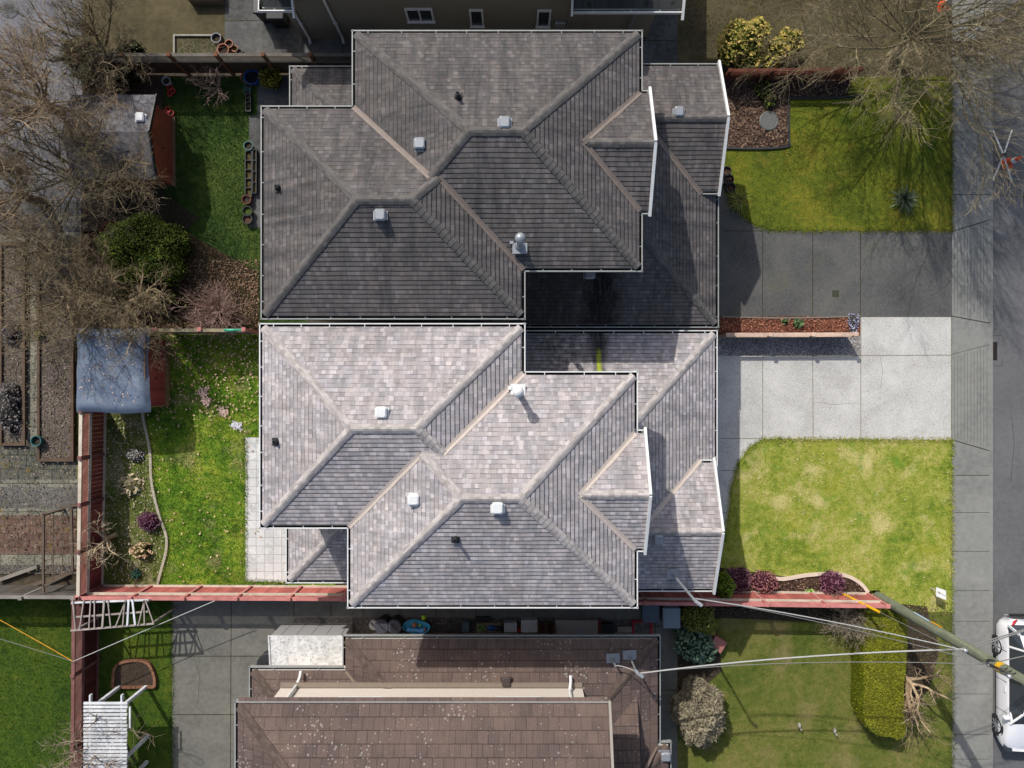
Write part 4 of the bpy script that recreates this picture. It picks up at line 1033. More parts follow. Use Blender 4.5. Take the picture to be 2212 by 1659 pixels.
m = MB(); m.beam((-6.84, 11.5, 2.68), (-6.84, 16.0, 2.68+4.4*T), .06, .16); part('barge_board', m, M_white, H)
m = MB(); m.rbox(-7.39, 2.4, 12.15, 19.5, -.05, 5.25); m.rbox(2.3, 4.75, 12.22, 16.4, -.051, 2.55)
part('wall', m, M_olive, H)
m = MB(); m.rbox(1.95, 5.3, 11.77, 16.4, 2.54, 2.69); part('soffit', m, M_soffit, H); m = MB(); m.rbox(-7.85, -6.9, 11.82, 12.16, 2.54, 2.69); part('soffit', m, M_soffit, H)
window(H, -3.03, 12.15, 1.66, .84, .78, (0, -1)); window(H, -1.17, 12.15, 1.47, .40, 1.02, (0, -1), M_white, False); window(H, 1.05, 12.15, 1.44, .40, 1.02, (0, -1), M_white, False)
for x, e in ((-5.92, 5.25), (-7.08, 2.5), (4.0, 2.5)):
    m = MB(); m.tube([(x, 11.98, .06), (x, 12.08, .25), (x, 12.08, e)], .045, 8); m.box((x, 12.1, 1.2), (.14, .06, .04)); part('downpipe', m, M_white if x < 0 else M_greyp, H)
m = MB(); m.cbox((1.62, 12.09, 1.05), (.34, .12, .26), 0, .03); m.tube([(1.72, 12.1, 1.1), (1.9, 12.1, 1.2), (1.92, 12.1, 2.4)], .018, 6); part('meter_box', m, M_greyp, H)

# ---------------------------------------------------------------- sheds
S = root('garden_shed', 'small shed with a grey roof and rust-red wall beside the dark back lawn', 'shed', (-13, 8.2, 0))
sx0, sx1, sy0, sy1 = -14.6, -11.8, 6.78, 9.58; yr = (sy0+sy1)/2
m = MB()
for a, b in ((sy0, yr), (sy1, yr)):
    V = [(sx0, a, 1.5), (sx1, a, 1.5), (sx1, b, 2.0), (sx0, b, 2.0)]
    V2 = [(x, y, z-.04) for x, y, z in V]
    if a > b: V, V2 = V[::-1], V2[::-1]
    m.add(V+V2, [(0, 1, 2, 3), (7, 6, 5, 4), (0, 4, 5, 1), (1, 5, 6, 2), (2, 6, 7, 3), (3, 7, 4, 0)])
SR = part('roof', m, M_ground('felt_roof', [C(78, 76, 78), C(104, 102, 104), C(124, 122, 126)], 1.6, 7, 60, .15, .2, [(2.2, .56, C(88, 72, 64))]), S)
m = MB(); 
for a in (sy0, sy1): m.beam((sx1+.02, a, 1.47), (sx1+.02, yr, 1.97), .05, .12)
part('barge_board', m, M_black, S)
c = (-13.5, 8.4, 1.75)
box_vent(SR, 300, 253, lambda x, y: 1.5+.357*(sy1-y) if y > yr else 1.5+.357*(y-sy0), M_white)
M_rust = M_wood('rust_red_boards', C(160, 86, 64), C(182, 102, 76)); M_rustd = M_wood('dark_red_boards', C(146, 76, 56), C(166, 92, 68))
m = MB(); wx = -11.93; n = 16; y0, y1 = 7.0, 9.36
for k in range(n):
    ya, yb = y0+(y1-y0)*k/n+.004, y0+(y1-y0)*(k+1)/n-.004; ym = (ya+yb)/2
    m.rbox(wx-.03, wx, ya, yb, 0, 1.44+.357*(min(ym-sy0, sy1-ym)))
m.rbox(-14.4, wx-.03, 7.0, 9.36, 0, 1.5); part('wall', m, M_rust, S)
m = MB(); m.rbox(wx, wx+.02, 7.35, 8.15, .08, 1.42); d = part('door', m, M_rustd, S); m = MB(); m.box((wx+.04, 8.05, .8), (.03, .03, .14)); part('handle', m, M_black, d)
m = MB(); m.rbox(wx-.02, wx+.10, 6.95, 9.4, 0, .10); part('base_board', m, M_wood('weathered_boards', C(104, 84, 66), C(130, 108, 84)), S)

S = root('garden_shed', 'small red boarded shed standing half under the blue-grey tarpaulin', 'shed', (-13, .4, 0))
wx = -12.17; y0, y1 = -.76, 1.56; m = MB(); n = 18
for k in range(n):
    ya, yb = y0+(y1-y0)*k/n+.004, y0+(y1-y0)*(k+1)/n-.004; m.rbox(wx-.03, wx, ya, yb, 0, 1.52)
m.rbox(-14.0, wx-.03, y0, y1, 0, 1.5); part('wall', m, M_wood('faded_red_boards', C(150, 74, 72), C(176, 92, 88)), S)
m = MB(); m.rbox(wx-.03, wx+.05, y0-.05, y1+.05, 1.49, 1.54); part('top_rail', m, M_wood('grey_rail', C(96, 82, 74), C(120, 100, 90)), S)
m = MB(); m.rbox(wx, wx+.12, y0, y1, 0, .12); m.beam((wx+.03, y0, .0), (wx+.03, y0, 1.5), .05, .05); m.beam((wx+.03, y1, .0), (wx+.03, y1, 1.5), .05, .05)
part('base_board', m, M_wood('tan_boards', C(130, 104, 74), C(160, 134, 96)), S)
m = MB(); m.rbox(wx, wx+.015, .1, .9, .14, 1.40); d = part('door', m, M_wood('door_red', C(160, 80, 78), C(184, 98, 92)), S); m = MB(); m.box((wx+.03, .2, .8), (.03, .03, .12)); part('handle', m, M_black, d)
# tarpaulin: sagging cloth over the shed
NX, NY = 26, 26; vs = []; fs = []
tx0, tx1, ty0, ty1 = -14.45, -12.03, -.95, 1.85
for j in range(NY+1):
    for i in range(NX+1):
        u, v = i/NX, j/NY; x = tx0+(tx1-tx0)*u; y = ty0+(ty1-ty0)*v
        z = 1.60+.10*math.sin(u*3.1)+.035*math.sin(7*u+3*v)*math.sin(5*v+1)+.02*math.sin(16*v+4*u)
        e = min(u, 1-u)*(tx1-tx0); f = min(v, 1-v)*(ty1-ty0); q = min(e, f)
        if q < .18: z -= (.18-q)*.9
        x += .05*math.sin(6*v+1)*(1 if u > .9 else 0)-(.12*(1-v) if u == 1 else 0)*0; y += .03*math.sin(7*u)
        vs.append((x, y, z))
for j in range(NY):
    for i in range(NX): a = j*(NX+1)+i; fs.append((a, a+1, a+NX+2, a+NX+1))
m = MB(); m.add(vs, fs)
one('tarpaulin', m, M_plain('blue_grey_tarp', C(104, 116, 134), .14, 1.6, .55, .35, 0, .3), 'blue-grey tarpaulin draped over the small red shed', 'tarpaulin', (-13.2, .4, 1.5), None, True)

X = NPR.uniform(-14.2, -12.3, 90); Y = NPR.uniform(-.7, 1.6, 90); litter(None, 0, M_ll, 'pale leaf scraps caught on the tarpaulin', .06, 1.745, pts=(X, Y))
# ---------------------------------------------------------------- fences
def fence(label, p0, p1, nb, mats, hb=1.02, hl=1.40, face=1, post_h=None, group=None, lat=True, rails=True, posts_skip=(), railm=None):
    """p0, p1 plan points on the ground; boards to hb, lattice to hl, cap rail on top; posts stand on the face=+-1 side"""
    p0, p1 = Vector((p0[0], p0[1], 0)), Vector((p1[0], p1[1], 0)); d = p1-p0; L = d.length; d.normalize(); nrm = Vector((-d.y, d.x, 0))*face
    mb_, ml, mc, mp = mats
    F = root('fence', label, 'fence', ((p0.x+p1.x)/2, (p0.y+p1.y)/2, 0), group)
    up = Vector((0, 0, 1)); w_ = L/nb
    for b in range(nb):
        a0 = p0+d*(w_*b+.05); L2 = w_-.10; m = MB(); n = max(2, int(L2/.14)); th = math.atan2(d.y, d.x)
        for k in range(n):
            c = a0+d*(L2*(k+.5)/n); m.box((c.x, c.y, .04+hb/2), (L2/n-.008, .022, hb-.04), th)
        part('board_panel', m, mb_, F)
        if lat and hl > hb+.1:
            m = MB(); hh = hl-hb-.05; z0 = hb+.035; st = .085; n = int((L2+hh)/st)
            for sg in (1, -1):
                for k in range(n):
                    s0 = k*st-hh; s1 = s0+hh
                    za, zb = z0, z0+hh
                    c0, c1 = max(s0, 0), min(s1, L2)
                    if c1 <= c0: continue
                    za = z0+(c0-s0); zb = z0+(c1-s0)
                    if sg < 0: q0, q1 = a0+d*(L2-c0)+up*za, a0+d*(L2-c1)+up*zb
                    else: q0, q1 = a0+d*c0+up*za, a0+d*c1+up*zb
                    o = nrm*(.006*sg); m.beam(q0+o, q1+o, .008, .028, 0, tuple(nrm))
            part('lattice_panel', m, ml, F)
        if rails:
            m = MB(); q0 = a0-d*.05; q1 = a0+d*(L2+.05)
            m.beam(q0+nrm*.035+up*(hb+.01), q1+nrm*.035+up*(hb+.01), .09, .04); part('rail', m, railm or mc, F)
            if railm: m = MB(); m.beam(q0+nrm*.035+up*.10, q1+nrm*.035+up*.10, .09, .04); part('rail', m, railm, F)
        m = MB(); q0 = a0-d*.05; q1 = a0+d*(L2+.05)
        m.beam(q0+up*(hl+.02), q1+up*(hl+.02), .11, .04); part('top_rail', m, mc, F)
    for b in range(nb+1):
        if b in posts_skip: continue
        c = p0+d*(w_*b)+nrm*.02; m = MB(); hp = (post_h or hl+.08)
        m.box((c.x, c.y, hp/2), (.10, .10, hp), math.atan2(d.y, d.x)); po = part('post', m, mp, F)
        m = MB(); m.cbox((c.x, c.y, hp), (.14, .14, .035), math.atan2(d.y, d.x), .015); part('post_cap', m, mp, po)
    return F
def wd(name, c, k=.20): return M_wood(name, mul(C(*c), 1-k), mul(C(*c), 1+k))
W_pink = wd('pink_red_boards', (176, 100, 92)); W_pinkcap = wd('pink_cap', (190, 124, 118)); W_wear = wd('weathered_rail', (196, 184, 166))
W_red = wd('deep_red_boards', (134, 72, 70)); W_lat = wd('red_lattice', (150, 96, 88)); W_grey = wd('weathered_grey_wood', (134, 128, 120))
W_maroon = wd('maroon_boards', (88, 46, 42)); W_mcap = wd('maroon_cap', (122, 84, 80)); W_brown = wd('old_brown_boards', (74, 60, 50)); W_gcap = wd('grey_cap', (104, 98, 90))
W_greyb = wd('dark_grey_boards', (84, 80, 74)); W_sal = wd('salmon_rail', (206, 178, 158)); W_rb = wd('red_brown_boards', (92, 52, 40)); W_post = wd('ochre_post', (112, 74, 52))
fence('red board fence with lattice top between the fence border and the side path', XY(228, 885), XY(222, 1266), 4, (W_red, W_lat, W_wear, W_mcap), .93, face=1, railm=W_wear)
fence('maroon board fence with lattice top beside the corner lawn', XY(213, 1275), XY(210, 1720), 3, (W_maroon, W_mcap, W_mcap, W_mcap), .93, face=1, railm=W_mcap)
fence('sunlit salmon-red fence along the bottom of the back lawn', XY(222, 1266), XY(760, 1268), 5, (W_pink, W_pinkcap, W_pinkcap, W_pinkcap), face=1, railm=W_wear)
fence('red fence running beside the purple shrub border to the utility pole', XY(765, 1268), XY(1871, 1283), 9, (W_pink, W_pinkcap, W_pinkcap, W_pinkcap), face=1, railm=W_wear)
fence('old brown lattice-topped fence behind the dark back lawn', XY(216, 159), XY(792, 159), 6, (W_brown, W_gcap, W_gcap, W_post), face=-1)
fence('low red-brown lattice-topped fence behind the bark bed', XY(1560, 176), XY(1832, 173), 3, (W_rb, W_rb, W_rb, W_rb), .62, .85, face=-1)
fence('low pink-topped fence between the two driveways', XY(1556, 726), XY(1824, 725), 3, (W_pink, W_sal, W_sal, W_sal), .60, .80, lat=False, face=-1)
fence('weathered fence between the two back lawns, by the red shed', XY(380, 720), XY(561, 720), 2, (W_grey, W_grey, wd('olive_cap', (150, 140, 112)), W_pinkcap), face=1)
fence('dark grey weathered fence at the far left between court and corner lawn', XY(-320, 1262), XY(213, 1264), 5, (W_greyb, W_grey, W_grey, W_grey), face=-1)

# ---------------------------------------------------------------- timber raised beds
def timber_bed(label, px0, py0, px1, py1, m, w_=.09, h_=.16, sides='WENS', soil=None):
    a = XY(px0, py0); b = XY(px1, py1); x0, x1 = a[0], b[0]; y0, y1 = b[1], a[1]
    B = root('raised_bed', label, 'planter bed', ((x0+x1)/2, (y0+y1)/2, 0))
    R_ = {'W': (x0, x0+w_, y0, y1), 'E': (x1-w_, x1, y0, y1), 'N': (x0+w_, x1-w_, y1-w_, y1), 'S': (x0+w_, x1-w_, y0, y0+w_)}
    for s_ in sides: q = MB(); q.rbox(*R_[s_], 0, h_+RND.uniform(-.01, .01)); part('side_board', q, m, B)
    q = MB(); q.rbox(x0+w_, x1-w_, y0+w_, y1-w_, 0, h_*.55); part('soil', q, soil or M_soil, B)
    return B
W_tim = wd('dark_timber', (92, 76, 62)); M_leafsoil = M_speckle('litter_soil', [C(86, 76, 68), C(120, 108, 98), C(70, 62, 56), C(140, 128, 116)], 24)
timber_bed('narrow timber bed of leafy soil at the left edge', 5, 527, 60, 962, W_tim, soil=M_leafsoil)
timber_bed('longer timber bed beside the path, right of the narrow one', 86, 527, 164, 996, W_tim, soil=M_leafsoil)
timber_bed('pale timber frame bed of weeds behind the terracotta pots', 378, 78, 484, 122, wd('pale_timber', (150, 146, 134)), .06, .14, 'WN', M_speckle('weedy_soil', [C(72, 72, 44), C(104, 96, 76), C(60, 66, 30), C(120, 112, 90)], 22))
timber_bed('timber planter box at the top edge', 415, -25, 484, 11, wd('box_timber', (110, 98, 84)), .06, .35)

# brick planter
pts = smoothpoly([(247, 1482), (249, 1455), (254, 1436), (272, 1427), (298, 1424), (322, 1430), (332, 1445), (337, 1462), (337, 1481)], 4, False)
B = root('brick_planter', 'rounded brick-edged planter of dark soil in front of the white pergola', 'planter', (*XY(290, 1455), 0))
W = [XY(*p) for p in pts]; m = MB(); L = 0
for a, b in list(zip(W, W[1:]))+[(W[-1], W[0])]:
    n = max(1, round(math.dist(a, b)/.16))
    for k in range(n):
        q0 = (a[0]+(b[0]-a[0])*(k+.04)/n, a[1]+(b[1]-a[1])*(k+.04)/n, .07); q1 = (a[0]+(b[0]-a[0])*(k+.96)/n, a[1]+(b[1]-a[1])*(k+.96)/n, .07)
        m.beam(q0, q1, .09, .14+RND.uniform(-.01, .01))
part('brick_edge', m, wd('garden_brick', (134, 96, 74), .2), B)
m = MB(); m.prism(W, 0, .08); part('soil', m, M_soil, B)

# ---------------------------------------------------------------- pots, bins and small things
def pot(label, px, py, r, h, m, fill=None, name='plant_pot', cat='plant pot', group=None, rim=.02):
    x, y = XY(px, py); B = root(name, label, cat, (x, y, 0), group)
    q = MB(); q.lathe((x, y, .0), [(r*.72, 0), (r*.96, h*.86), (r+rim*.4, h*.86), (r+rim*.4, h), (r-rim, h), (r*.85, h*.45), (r*.7, h*.45)], 20); part('pot', q, m, B)
    q = MB(); q.lathe((x, y, 0), [(r*.80, h*.5), (r*.84, h*.66)], 14); part('soil', q, fill or M_soil, B); return B
T_ter = M_plain('terracotta', C(150, 92, 66), .14, 9); T_blk = M_plain('black_pot', C(40, 40, 42), .2, 9, .6); T_teal = M_plain('teal_glaze', C(58, 104, 100), .12, 6, .4)
T_grey = M_plain('grey_tub', C(120, 124, 128), .1, 8, .6); T_red = M_plain('red_plastic', C(190, 44, 34), .1, 8, .45); T_blue = M_plain('blue_plastic', C(36, 70, 132), .1, 8, .45)
pot('largest terracotta pot, against the lattice fence by the patio', 489, 115, .20, .30, T_ter)
pot('upper terracotta pot of the patio cluster', 500, 101, .14, .24, T_ter)
pot('small mossy terracotta pot right of the largest pot', 511, 110, .11, .18, T_ter, M_speckle('moss_fill', [C(90, 96, 30), C(120, 120, 44)], 30))
pot('small terracotta pot squeezed behind the largest pot near the fence', 507, 119, .10, .16, T_ter)
pot('small black pot beside the terracotta cluster', 520, 117, .11, .18, T_blk)
pot('small black pot farthest right of the terracotta cluster', 529, 121, .09, .16, T_blk)
pot('grey-black tub at the corner of the weedy frame bed', 473, 89, .17, .26, T_grey)
pot('white bucket standing on the dark lawn near the fence', 366, 181, .15, .26, M_plain('white_bucket', C(170, 170, 172), .1, 8, .5))
for i, (x, y, r) in enumerate(((371, 193, .10), (376, 199, .09), (370, 206, .08), (366, 240, .11), (373, 247, .10), (362, 245, .08))):
    pot(['red toy bucket nearest the white bucket', 'red toy bucket right of the one nearest the white bucket', 'smallest red toy bucket between the two red clusters', 'largest red toy bucket by the shed corner', 'red toy bucket at the right of the shed corner cluster', 'small red toy bucket touching the shed corner'][i], x, y, r, .14, T_red, name='toy_bucket', cat='toy bucket', group='red toy buckets beside the grey-roofed shed')
pot('round orange and teal pot at the fence end of the tray row', 536, 173, .19, .22, T_ter, M_speckle('teal_fill', [C(70, 120, 110), C(100, 150, 130)], 20))
pot('teal bowl above another in the tray row', 538, 191, .12, .14, T_teal); pot('teal bowl just above the black seedling tray', 537, 200, .12, .14, T_teal)
pot('blue tub at the fence corner of the yard with the dark lawn', 551, 174, .26, .34, T_blue, M_speckle('dark_water', [C(20, 24, 34), C(30, 34, 44)], 4), 'tub', 'tub')
pot('square-looking teal pot at the head of the seedling racks', 541, 319, .16, .22, T_teal)
pot('brown clay pot below the seedling racks', 537, 434, .16, .22, wd('clay', (110, 70, 56)))
pot('mossy dark pot between the clay and black pots', 539, 459, .17, .22, T_blk, M_speckle('moss_fill2', [C(60, 80, 30), C(80, 96, 40)], 30))
pot('black round pot at the lawn end of the rack row', 539, 476, .17, .22, T_blk, M_speckle('brown_fill', [C(110, 84, 64), C(80, 60, 50)], 26))
pot('tall teal planter on the path edge at the left', 91, 951, .18, .34, T_teal)
pot('dark pot nearest the white barge board by the entry path', 1566, 373, .16, .22, T_blk, M_bark); pot('middle dark pot in the row by the entry path', 1570, 391, .18, .22, T_blk, M_bark)
pot('dark pot next to the ornamental grass', 1574, 409, .17, .24, T_blk, M_bark)
def tray(label, x0, y0, x1, y1, nn, seed=0):
    a, b = XY(x0, y0), XY(x1, y1); B = root('seedling_rack', label, 'seedling tray', ((a[0]+b[0])/2, (a[1]+b[1])/2, 0)); r = random.Random(seed)
    q = MB(); w_ = .025; X0, X1, Y0, Y1 = a[0], b[0], b[1], a[1]
    q.rbox(X0, X0+w_, Y0, Y1, 0, .18); q.rbox(X1-w_, X1, Y0, Y1, 0, .18)
    for k in range(nn+1): y = Y0+(Y1-Y0)*k/nn; q.rbox(X0+w_, X1-w_, y-w_/2, y+w_/2, 0, .18)
    part('frame', q, M_black, B)
    q = MB(); q.rbox(X0+.02, X1-.02, Y0+.02, Y1-.02, .0, .10); part('soil', q, M_speckle('tray_soil%d' % seed, [C(60, 50, 36), C(96, 100, 50), C(80, 66, 50), C(110, 90, 64)], 20), B)
tray('long black seedling rack beside the path', 533, 330, 548, 428, 5, 1); tray('second column of the black racks, against the house side', 549, 326, 558, 420, 4, 2)
tray('short black tray with four small pots near the blue tub', 534, 207, 546, 244, 4, 3)
q = MB(); x, y = XY(1660, 262); q.lathe((x, y, .01), [(.33, 0), (.34, .04), (.30, .06), (.28, .05), (.02, .055)], 28)
one('stepping_stone', q, M_plain('stone_disc', C(100, 102, 98), .12, 9), 'large round grey stone disc lying in the bark bed', 'stone disc', (x, y, 0))
q = MB(); x, y = XY(20, 19); q.lathe((x, y, .0), [(.34, 0), (.34, .012), (.30, .014), (.01, .014)], 28)
for k in range(9): q.rbox(x-.16, x+.16, y-.16+k*.04, y-.145+k*.04, .014, .022)
one('manhole_cover', q, M_plain('cast_iron', C(52, 56, 62), .15, 10, .5), 'round iron cover in the lane, top left corner', 'manhole cover', (x, y, 0))
# storm drain
B = root('storm_drain', 'curved iron grate of the storm drain against the kerb', 'storm drain', (*XY(2148, 758), -.1)); a, b = XY(2141, 740), XY(2157, 776)
q = MB()
for k in range(9):
    y = b[1]+(a[1]-b[1])*(k+.5)/9; q.tube([(a[0], y, -.105), ((a[0]+b[0])/2, y+.05, -.10), (b[0], y-.02, -.105)], .012, 5)
part('grate', q, M_plain('rusty_iron', C(74, 66, 60), .2, 12), B); q = MB(); q.rbox(a[0]-.02, b[0]+.03, b[1]-.03, a[1]+.03, -.16, -.112); part('pit', q, M_dark, B)
# round concrete patches in the back lawn
for i, (x, y) in enumerate(((447, 866), (484, 888), (512, 919), (440, 848))):
    q = MB(); X_, Y_ = XY(x, y); q.leaves([(X_+RND.gauss(0, .09), Y_+RND.gauss(0, .08), .04+RND.uniform(0, .03)) for _ in range(70)], .09, .4, .7)
    one('leaf_clump', q, M_leaf('clump%d' % i, [C(196, 160, 150), C(220, 190, 170), C(170, 140, 130)] if i not in (2,) else [C(200, 200, 206), C(180, 180, 190)]),
        ['pale pink clump of dead stalks, middle of the lawn row', 'grey-pink clump of dead stalks, third in the lawn row', 'whitish clump of dead stalks nearest the patio', 'faint pink clump nearest the red shed'][i], 'dead plant', (X_, Y_, 0))
# ---------------------------------------------------------------- side yard things of the brown house
def cyl_thing(name, label, cat, px, py, prof, m, z=0, n=22, extra=None):
    x, y = XY(px, py); q = MB(); q.lathe((x, y, z), prof, n); return one(name, q, m, label, cat, (x, y, z))
def barrel(label, px, py, r, h, m, mlid):
    x, y = XY(px, py); B = root('barrel', label, 'barrel', (x, y, 0)); q = MB(); q.lathe((x, y, 0), [(r*.82, 0), (r, h*.4), (r*.95, h)], 22); part('body', q, m, B)
    q = MB(); q.lathe((x, y, h), [(r*1.03, -.03), (r*1.03, .015), (r*.9, .035), (.01, .05)], 22); l_ = part('lid', q, mlid, B)
    q = MB(); q.beam((x-.1, y+.1, h+.06), (x+.1, y-.1, h+.06), .03, .03); part('handle', q, M_black, l_)
barrel('small white lidded bucket left of the dark compost barrels', 812, 1343, .17, .35, M_greyp, M_plain('white_lid', C(180, 180, 178), .1, 8))
barrel('dark lidded compost barrel next to the white bucket', 833, 1338, .24, .75, M_black, M_plain('slate_lid', C(66, 67, 76), .1, 8, .5)); barrel('dark lidded compost barrel next to the blue basin', 859, 1339, .235, .72, M_black, M_plain('slate_lid2', C(72, 73, 82), .1, 8, .5))
# blue water table with toys
x, y = XY(903, 1345); B = root('water_table', 'bright blue toy water table full of toys', 'water table', (x, y, 0))
q = MB(); n = 28; ring = [(x+.43*math.cos(t)*(1+.12*math.cos(2*t)), y+.27*math.sin(t)*(1+.16*math.cos(2*t+1))) for t in [2*math.pi*k/n for k in range(n)]]
cx_, cy_ = x, y
def sc(f): return [(cx_+(a-cx_)*f, cy_+(b-cy_)*f) for a, b in ring]
vs = [(a, b, .25) for a, b in sc(.85)]+[(a, b, .45) for a, b in sc(1)]+[(a, b, .45) for a, b in sc(.92)]+[(a, b, .34) for a, b in sc(.86)]
fs = [(r*n+k, r*n+(k+1) % n, (r+1)*n+(k+1) % n, (r+1)*n+k) for r in range(3) for k in range(n)]+[tuple(range(3*n, 4*n)), tuple(range(n-1, -1, -1))]
q.add(vs, fs); part('basin', q, M_plain('sky_blue_plastic', C(52, 150, 190), .06, 6, .4), B)
for dx, dy in ((-.28, -.14), (.28, -.14), (-.28, .14), (.28, .14)): q = MB(); q.tube([(x+dx, y+dy, 0), (x+dx*.9, y+dy*.9, .27)], .03, 8); part('leg', q, M_black, B)
q = MB(); q.beam((x-.25, y-.09, .47), (x+.2, y-.12, .47), .10, .04); q.sphere((x-.26, y-.09, .47), (.08, .08, .03)); q.sphere((x+.2, y-.12, .47), (.1, .09, .03)); part('slide', q, M_plain('blue_slide', C(70, 140, 200), .05, 5, .4), B)
for nm, dx, dy, r, m, lb in (('toy_ball', -.06, .06, .09, T_ter, 'orange-red ball in the blue water table'), ('toy_ball', .29, -.09, .07, M_plain('dull_pink', C(150, 110, 104), .1, 9), 'dull pink ball at the right end of the blue water table'),
                        ('toy_ball', .12, .05, .045, M_plain('lime', C(140, 180, 40), .1, 9), 'lime green ball in the middle of the blue water table'), ('toy_ball', .26, .32, .09, M_plain('lime2', C(150, 180, 30), .1, 9), 'lime green ball above the rim of the blue water table')):
    q = MB(); q.sphere((x+dx, y+dy, .42), (r, r, r)); one(nm, q, m, lb, 'ball', (x+dx, y+dy, .42), None, True)
# black folding bench frames
def chair(label, px, py, w_=.5, slat=True):
    x, y = XY(px, py); B = root('garden_chair', label, 'chair', (x, y, 0)); q = MB()
    for k in range(7): q.rbox(x-w_/2, x+w_/2, y-.2+k*.06, y-.18+k*.06, .40, .42)
    part('seat', q, M_black, B); q = MB()
    for k in range(6): q.rbox(x-w_/2+k*w_/5-.01, x-w_/2+k*w_/5+.01, y-.24, y-.22, .42, .85)
    q.rbox(x-w_/2, x+w_/2, y-.245, y-.215, .83, .87); part('backrest', q, M_black, B)
    for a in (-1, 1):
        for b in (-.22, .2): q = MB(); q.tube([(x+a*w_/2, y+b, 0), (x+a*w_/2, y+b, .42)], .014, 6); part('leg', q, M_black, B)
chair('black slatted garden chair next to the blue water table', 952, 1352, .55); chair('black garden chair at the brown house wall, left of the grey crate', 985, 1351, .42)
def crate(label, px, py, sx, sy, h, m, name='crate', cat='crate', z=0, rz=0, ml=None):
    x, y = XY(px, py); B = root(name, label, cat, (x, y, z)); q = MB(); q.cbox((x, y, z), (sx, sy, h*.88), rz, .02); part('body', q, m, B)
    q = MB(); q.cbox((x, y, z+h*.88), (sx+.03, sy+.03, h*.12), rz, .015); part('lid', q, ml or m, B); return B
crate('small blue-grey crate between chairs and toy pile', 1008, 1346, .22, .32, .4, M_plain('blue_grey_box', C(78, 92, 100), .1, 6, .5))
crate('long black tray box behind the toy pile', 1043, 1334, .5, .14, .2, M_black)
crate('tan toy tray holding green and blue toys', 1056, 1352, .85, .3, .2, wd('tan_tray', (130, 116, 96)))
x, y = XY(1050, 1351); q = MB(); q.leaves([(x+RND.uniform(-.3, .0), y+RND.uniform(-.1, .1), .22+RND.uniform(0, .08)) for _ in range(60)], .10)
one('toy_pile', q, M_leaf('green_toys', [C(90, 130, 60), C(120, 150, 90), C(70, 90, 80)]), 'heap of green toys on the tan tray', 'toys', (x, y, .2))
q = MB(); q.sphere((x+.2, y, .28), (.17, .11, .09)); one('toy_bag', q, T_blue, 'blue bag on the tan toy tray', 'bag', (x+.2, y, .25), None, True)
q = MB(); q.sphere((x+.42, y-.02, .26), (.13, .1, .09)); one('toy_bag', q, M_black, 'black bag on the tan toy tray', 'bag', (x+.42, y-.02, .25), None, True)
crate('white cooler box near the toy tray', 1103, 1348, .42, .3, .38, M_plain('cooler_white', C(170, 172, 176), .06, 6, .5))
crate('crumpled white paper-covered box by the wood planks', 1143, 1345, .55, .40, .40, M_plain('paper', C(186, 186, 182), .12, 5))
crate('small red box beside the white paper-covered box', 1119, 1356, .2, .16, .2, T_red)
x, y = XY(1184, 1350); B = root('plank_stack', 'fanned stack of brown and red planks against the beige cabinet', 'planks', (x, y, 0))
for k in range(7): q = MB(); q.beam((x-.28+k*.075, y-.28, .3+.04*k), (x-.38+k*.09, y+.25-.01*k, .42+.03*k), .035, .18); part('plank', q, (wd('plank%d' % k, [(120, 92, 66), (96, 58, 46), (90, 44, 44)][k % 3])), B)
B = crate('beige low storage cabinet with a small grey grille beside the red post', 1243, 1351, 1.45, .62, .45, M_plain('beige_cabinet', C(150, 142, 134), .05, 5))
q = MB(); x, y = XY(1251, 1356); q.rbox(x-.16, x+.16, y-.14, y+.14, .455, .475); part('grille', q, M_greyp, B)
q = MB(); x, y = XY(1288, 1320); q.beam((x, y+.05, .9), (x, y-.75, .9), .10, .10); q.beam((x, y-.72, 0), (x, y-.72, .95), .10, .10)
one('gate_post', q, W_maroon, 'dark red gate frame between the eave and the brown house gutter', 'gate frame', (x, y-.3, 0))
crate('black cushion box right of the red gate frame', 1308, 1353, .5, .36, .32, M_black)
crate('pale plank box near the brown house gutter corner', 1348, 1358, .5, .18, .12, wd('pale_plank', (150, 144, 134)))
B = root('gravel_frame', 'red timber square frame filled with gravel', 'frame', (*XY(1386, 1354), 0)); a, b = XY(1364, 1338), XY(1408, 1376)
for r_ in ((a[0], a[0]+.08, b[1], a[1]), (b[0]-.08, b[0], b[1], a[1]), (a[0]+.08, b[0]-.08, a[1]-.08, a[1])): q = MB(); q.rbox(*r_, 0, .14); part('side_board', q, wd('bright_red_timber', (160, 50, 58)), B)
q = MB(); q.rbox(a[0]+.08, b[0]-.08, b[1], a[1]-.08, 0, .08); part('gravel', q, M_gravel_d, B)
def wheelie(label, px, py, m, rz=0, h=.95):
    x, y = XY(px, py); B = root('wheelie_bin', label, 'bin', (x, y, 0)); q = MB()
    vs = []; 
    for z, f in ((0, .8), (h, 1.0)):
        for a, b in ((-.27, -.32), (.27, -.32), (.27, .32), (-.27, .32)): vs.append((x+a*f, y+b*f, z))
    q.add(vs, [(3, 2, 1, 0), (4, 5, 6, 7), (0, 1, 5, 4), (1, 2, 6, 5), (2, 3, 7, 6), (3, 0, 4, 7)]); part('body', q, m, B)
    q = MB(); q.cbox((x, y-.02, h), (.60, .70, .07), 0, .03); q.tube([(x-.24, y+.38, h-.02), (x+.24, y+.38, h-.02)], .02, 8); part('lid', q, m, B)
    for a in (-1, 1): q = MB(); q.tube([(x+a*.24, y+.30, .1), (x+a*.29, y+.30, .1)], .1, 14); part('wheel', q, M_black, B)
wheelie('blue-grey wheelie bin close to the red fence', 1396, 1305, M_plain('bin_slate', C(70, 82, 92), .06, 5, .5), 0, .8)
